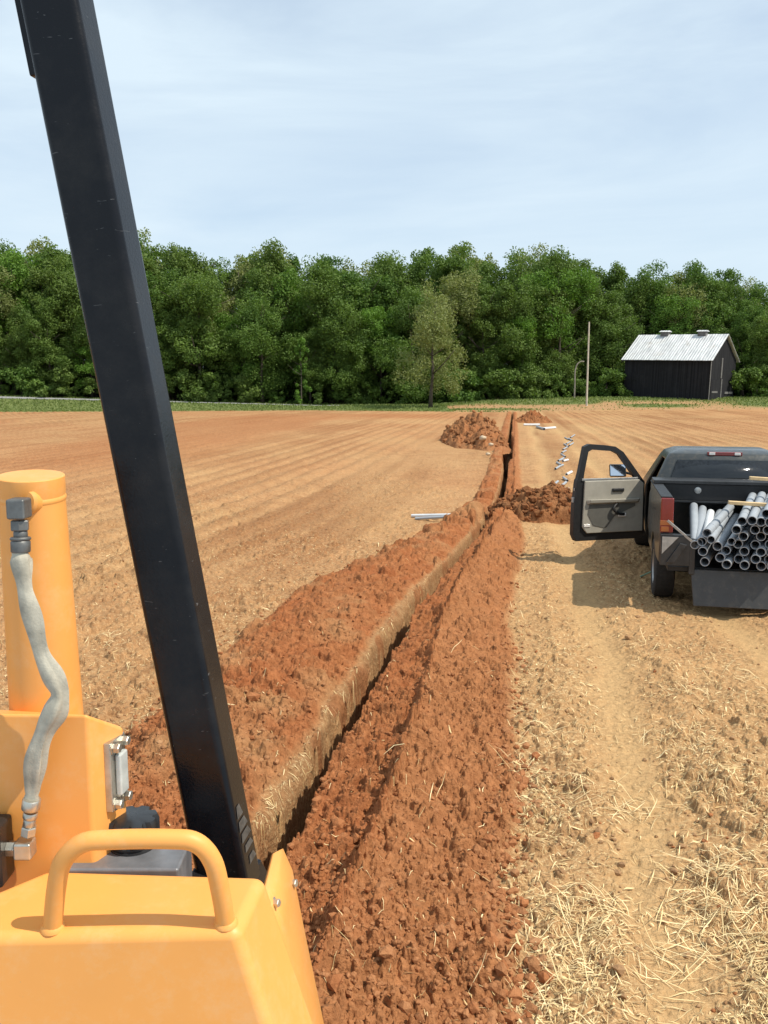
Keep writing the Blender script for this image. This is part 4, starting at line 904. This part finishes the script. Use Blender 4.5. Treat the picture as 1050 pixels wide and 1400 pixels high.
# bonnet, fenders, interior
m = TB(); m.hexa([(-.98, 4.0, .5), (.98, 4.0, .5), (.96, 5.55, .5), (-.96, 5.55, .5)], [(-.96, 4.0, 1.24), (.96, 4.0, 1.24), (.86, 5.5, 1.10), (-.86, 5.5, 1.10)]); m.build('bonnet', M['truck'], tk, .05, 3)
m = TB(); m.box((-.90, 2.1, .46), (.90, 4.0, .52)); m.build('cab_floor', M['truck_dark'], tk)
m = TB(); m.box((-.85, 2.25, .52), (.85, 2.85, .82)); m.hexa([(-.85, 2.16, .8), (.85, 2.16, .8), (.85, 2.36, .8), (-.85, 2.36, .8)], [(-.8, 2.14, 1.36), (.8, 2.14, 1.36), (.8, 2.24, 1.36), (-.8, 2.24, 1.36)]); m.build('seat', M['trim_grey'], tk, .05, 3)
m = TB(); m.box((-.90, 3.45, .85), (.90, 3.95, 1.20)); m.build('dashboard', M['trim_grey'], tk, .05, 3)
# wheels
for sgn in (-1, 1):
    wheel(tk, (sgn*.885, ax_y, .40), .395, .25, M['tyre'], .22); wheel(tk, (sgn*.89, 4.72, .40), .395, .25, M['tyre'], .22, axis=(1, -.25*1, 0))
m = TB(); m.tube([(-.8, ax_y, .40), (.8, ax_y, .40)], .06, 10); m.tube([(-.8, 4.72, .40), (.8, 4.72, .40)], .05, 10); m.build('axle', M['truck_dark'], tk)
m = TB(); m.box((-.5, .1, .42), (-.4, 5.2, .55)); m.box((.4, .1, .42), (.5, 5.2, .55)); m.build('frame_rail', M['truck_dark'], tk)
# driver door: local u from hinge to latch edge
dr = bpy.data.objects.new('door', None); C.objects.link(dr); dr.parent = tk; dr.location = (-1.01, 3.28, 0)
dr.rotation_euler = (0, 0, R(-90)-R(61)-0.0)
# local +x runs from hinge towards latch (rearwards when closed); +y is the inner side
OUT = [(.0, .42), (.02, 1.27), (.08, 1.33), (.42, 1.74), (.56, 1.825), (.70, 1.845), (1.00, 1.87), (1.09, 1.83), (1.16, 1.45), (1.20, 1.27), (1.235, .9), (1.24, .48), (1.19, .38), (.06, .38)]
WIN = [(.19, 1.335), (.49, 1.70), (.60, 1.755), (.72, 1.765), (.96, 1.785), (1.02, 1.755), (1.075, 1.45), (1.09, 1.335)]
def ring2(mb, outer, inner, y0, y1):
    n = len(outer); vs = [(x, y0, z) for x, z in outer]+[(x, y0, z) for x, z in inner]+[(x, y1, z) for x, z in outer]+[(x, y1, z) for x, z in inner]; fs = []
    for i in range(n-1):
        fs += [(i, i+1, n+i+1, n+i), (2*n+i, 3*n+i, 3*n+i+1, 2*n+i+1), (i, 2*n+i, 2*n+i+1, i+1), (n+i, n+i+1, 3*n+i+1, 3*n+i)]
    mb.add(vs, fs)
m = TB(); ring2(m, [(.08, 1.33), (.42, 1.74), (.56, 1.825), (.70, 1.845), (1.00, 1.87), (1.09, 1.83), (1.16, 1.45), (1.19, 1.33)], WIN, -.045, .045)
dfrm = m.build('window_frame', M['truck_dark'], dr, 0)
m = TB(); low = [(0, .42), (.02, 1.27), (.08, 1.335), (1.19, 1.335), (1.20, 1.27), (1.235, .9), (1.24, .48), (1.19, .38), (.06, .38)]
m.hexa([(x, -.075, z) for x, z in low], [(x, .045, z) for x, z in low]); skin = m.build('door_shell', M['truck_dark'], dr, .012, 2)
tp = [(.05, .50), (.06, 1.25), (.14, 1.31), (1.08, 1.31), (1.10, .60), (1.02, .50)]
m = TB(); m.hexa([(x, .046, z) for x, z in tp], [(x, .075, z) for x, z in tp]); trim = m.build('trim_panel', M['trim_beige'], dr, .012, 3)
m = TB(); m.hexa([(.12, .076, 1.02), (1.05, .076, 1.02), (1.04, .076, .95), (.14, .076, .95)], [(.16, .13, 1.02), (1.0, .135, 1.03), (1.0, .125, .97), (.18, .12, .97)]); m.build('armrest', M['trim_beige'], trim, .012, 3)
pk_ = [(.55, .76, ), (.20, .90), (.20, .945), (1.0, .945), (1.02, .80), (.92, .62), (.70, .57)]
m = TB(); m.hexa([(x, .0765, z) for x, z in pk_], [(x, .082, z) for x, z in pk_]); m.build('lower_panel', M['trim_grey'], trim, .004)
m = TB(); m.hexa([(.40, .077, 1.13), (.62, .077, 1.13), (.62, .077, 1.19), (.40, .077, 1.19)], [(.42, .10, 1.14), (.60, .10, 1.14), (.60, .10, 1.18), (.42, .10, 1.18)]); m.build('door_handle', M['truck_dark'], trim, .008)
m = TB(); m.tube(bez([(.52, .085, .96), (.60, .12, .88), (.52, .12, .80), (.40, .09, .78)], 5), .022, 8); m.build('pull_strap', M['truck_dark'], trim)
m = TB(); m.box((.36, .08, .74), (.50, .10, .80)); m.build('switch_plate', M['white_lens'], trim, .01)
m = TB(); m.box((.97, .077, .60), (1.08, .084, .645)); m.build('door_lamp', M['white_lens'], trim, .004)
m = TB(); m.box((.16, .046, 1.312), (1.12, .060, 1.345)); m.build('sill_strip', M['bare_metal'], dfrm, .004)
m = TB(); m.box((1.215, -.03, .98), (1.247, .02, 1.06)); m.box((1.212, -.02, 1.16), (1.222, .015, 1.20)); m.build('latch', M['bare_metal'], skin, .004)
# mirror outside the glass near the hinge
mc = Vector((.36, -.20, 1.435)); mn = Vector((.30, .90, .32)).normalized(); mu = Vector((0, 0, 1)); mu = (mu-mn*mn.z).normalized(); ms_ = mu.cross(mn)
def mquad(w_, h_, d_): return [mc+ms_*a*w_+mu*b*h_+mn*d_ for a, b in ((-1, -1), (1, -1), (1, 1), (-1, 1))]
m = TB(); m.hexa(mquad(.105, .085, -.10), mquad(.135, .105, .0)); mir = m.build('mirror', M['truck_dark'], dr, .02, 3)
m = TB(); m.hexa(mquad(.118, .090, -.004), mquad(.118, .090, .004)); m.build('mirror_glass', M['chrome'], mir, .002)
m = TB(); m.tube([(.12, -.05, 1.36), (.24, -.22, 1.40)], .02, 8); m.build('mirror_arm', M['truck_dark'], mir)
# green rod by the front of the rear wheel
a_ = P(898, 764, 11.7); b_ = PZ(876, 788, .0); m = MB(); c_ = b_; a_.z = .28; m.tube([b_-c_, a_-c_], .012, 8); o = m.build('green_rod', M['rod']); o.location = c_; tag(o, 'thin green rod leaning from the ground beside the pickup rear wheel', 'rod')
# tool box across the bed
TKM = Matrix.Translation(tk.location) @ Matrix.Rotation(-HEAD, 4, 'Z')
tbx = empty('tool_box', TKM @ Vector((0, 1.70, RAIL+.022)), 'black tool box across the pickup bed under its rear window', 'tool box', None, -HEAD)
m = MB(); m.box((-.86, -.19, -.22), (.86, .19, .0)); m.build('box', M['truck_dark'], tbx, .006)
m = MB(); m.box((-1.0, -.21, .003), (1.0, .21, .05)); lid = m.build('lid', M['bumper'], tbx, .008)
m = MB(); m.lathe([(.045, 0), (.045, .008), (.03, .016)], (-.42, -.19, -.08), (0, -1, 0), 16); m.build('latch', M['bare_metal'], tbx)
m = MB(); m.box((-.86, -.20, -.25), (.86, -.15, -.222)); m.build('lower_rail', M['bumper'], tbx, .004)
# conduit pipes in the bed
ends = [(485, 722, 'u'), (515, 772, 'u'), (565, 822, 'u'), (445, 787, 'l'), (452, 862, 'l'), (468, 942, 'b'), (585, 910, 'm'), (630, 855, 'm'), (635, 962, 'b'), (728, 920, 'm'), (722, 805, 'm'), (770, 862, 'm'), (772, 968, 'b'), (857, 922, 'm'), (855, 812, 'm'), (898, 868, 'm'), (900, 975, 'b'), (852, 697, 'm'), (762, 748, 'm'), (898, 748, 'm'), (710, 697, 'm'), (752, 632, 't'), (830, 627, 't'), (898, 637, 't'), (672, 787, 'm'), (965, 640, 't'), (950, 700, 'm'), (965, 810, 'm'), (975, 870, 'm'), (960, 925, 'm'), (980, 978, 'b'), (1030, 640, 't'), (1020, 740, 'm'), (1040, 880, 'm'), (1040, 975, 'b'), (940, 575, 'p'), (1000, 570, 'p'), (1060, 580, 'p')]
GL = {'u': 'grey conduit pipe in the sloping upper left edge of the pile', 'l': 'grey conduit pipe at the left side of the pile behind the gate post', 'b': 'grey conduit pipe in the bottom row resting above the hanging tailgate', 'm': 'grey conduit pipe in the middle of the pile in the pickup bed', 't': 'grey conduit pipe in the top row of the pile under the lower board', 'p': 'grey conduit pipe heaped highest at the right under the boards'}
for i, (a, b, k_) in enumerate(ends):
    px = 880+a/5.6; py = 600+b/5.6; s_ = .46+RNG.uniform(-.03, .03)+(.02 if k_ in 'u' else 0)
    Ye = 10.33-.26*((px-952)/118)+RNG.uniform(-.07, .05)
    p0 = P(px, py, Ye); ln_ = {'u': 1.85, 't': 1.75, 'p': 1.7}.get(k_, 1.7)
    dirv = Vector((s_, .9, .03 if k_ in 'blm' else .06)).normalized()
    r_ = .0535 if a not in (515, 672) else .047
    mb = MB(); mb.pipe((0, 0, 0), dirv*ln_, r_, r_*.86, 20)
    if i % 3 == 0: mb.pipe(dirv*.30, dirv*.42, r_*1.05, r_*1.0, 20)      # bell joint
    o = mb.build('conduit_pipe', M['pvc']); o.location = p0; tag(o, GL[k_], 'pipe', 'conduit pipes in the pickup bed')
def loose(n0, f0, Yn, Yf, lab, m_='pvc', r_=.053):
    p0 = P(n0[0], n0[1], Yn); p1 = P(f0[0], f0[1], Yf); mb = MB(); mb.pipe((0, 0, 0), p1-p0, r_, r_*.8, 20)
    d_ = (p1-p0).normalized(); mb.lathe([(r_*.8, -.03), (r_*.6, -.005), (.004, .0)], p1-p0, d_, 20)
    o = mb.build('conduit_pipe', M[m_]); o.location = p0; tag(o, lab, 'pipe', 'loose pipes at the left of the pile')
loose((950, 745), (948.5, 692), 10.40, 11.9, 'leftmost loose pipe standing out steeply behind the gate strut')
loose((955, 742), (960.5, 696), 10.42, 11.9, 'second loose pipe from the left, beside the leftmost one')
loose((966, 730), (971.5, 701), 10.45, 11.85, 'loose pipe with a pale pinkish end, third from the left', 'pvc_light', .05)
loose((972, 735), (984.5, 701), 10.45, 11.9, 'loose pipe between the pink-ended pipe and the sloping pile')
# boards over the pipes
def board(p0, p1, w_, t_, lab):
    d_ = (p1-p0); c_ = (p0+p1)/2; u_ = d_.normalized(); s_ = u_.cross(Vector((0, 0, 1))).normalized(); v_ = s_.cross(u_)
    m = MB(); h_ = d_/2; m.hexa([-h_-s_*w_-v_*t_, -h_+s_*w_-v_*t_, -h_+s_*w_+v_*t_, -h_-s_*w_+v_*t_], [h_-s_*w_-v_*t_, h_+s_*w_-v_*t_, h_+s_*w_+v_*t_, h_-s_*w_+v_*t_]); o = m.build('wooden_board', M['lumber'], None, .004); o.location = c_; tag(o, lab, 'board', 'boards laid over the pipes')
board(P(996, 687, 10.75), P(1110, 694, 10.55), .045, .02, 'lower pale wooden board laid across the top row of pipes')
board(P(1025, 653.5, 11.3), P(1125, 660, 11.1), .045, .02, 'upper pale wooden board laid across the highest pipes')
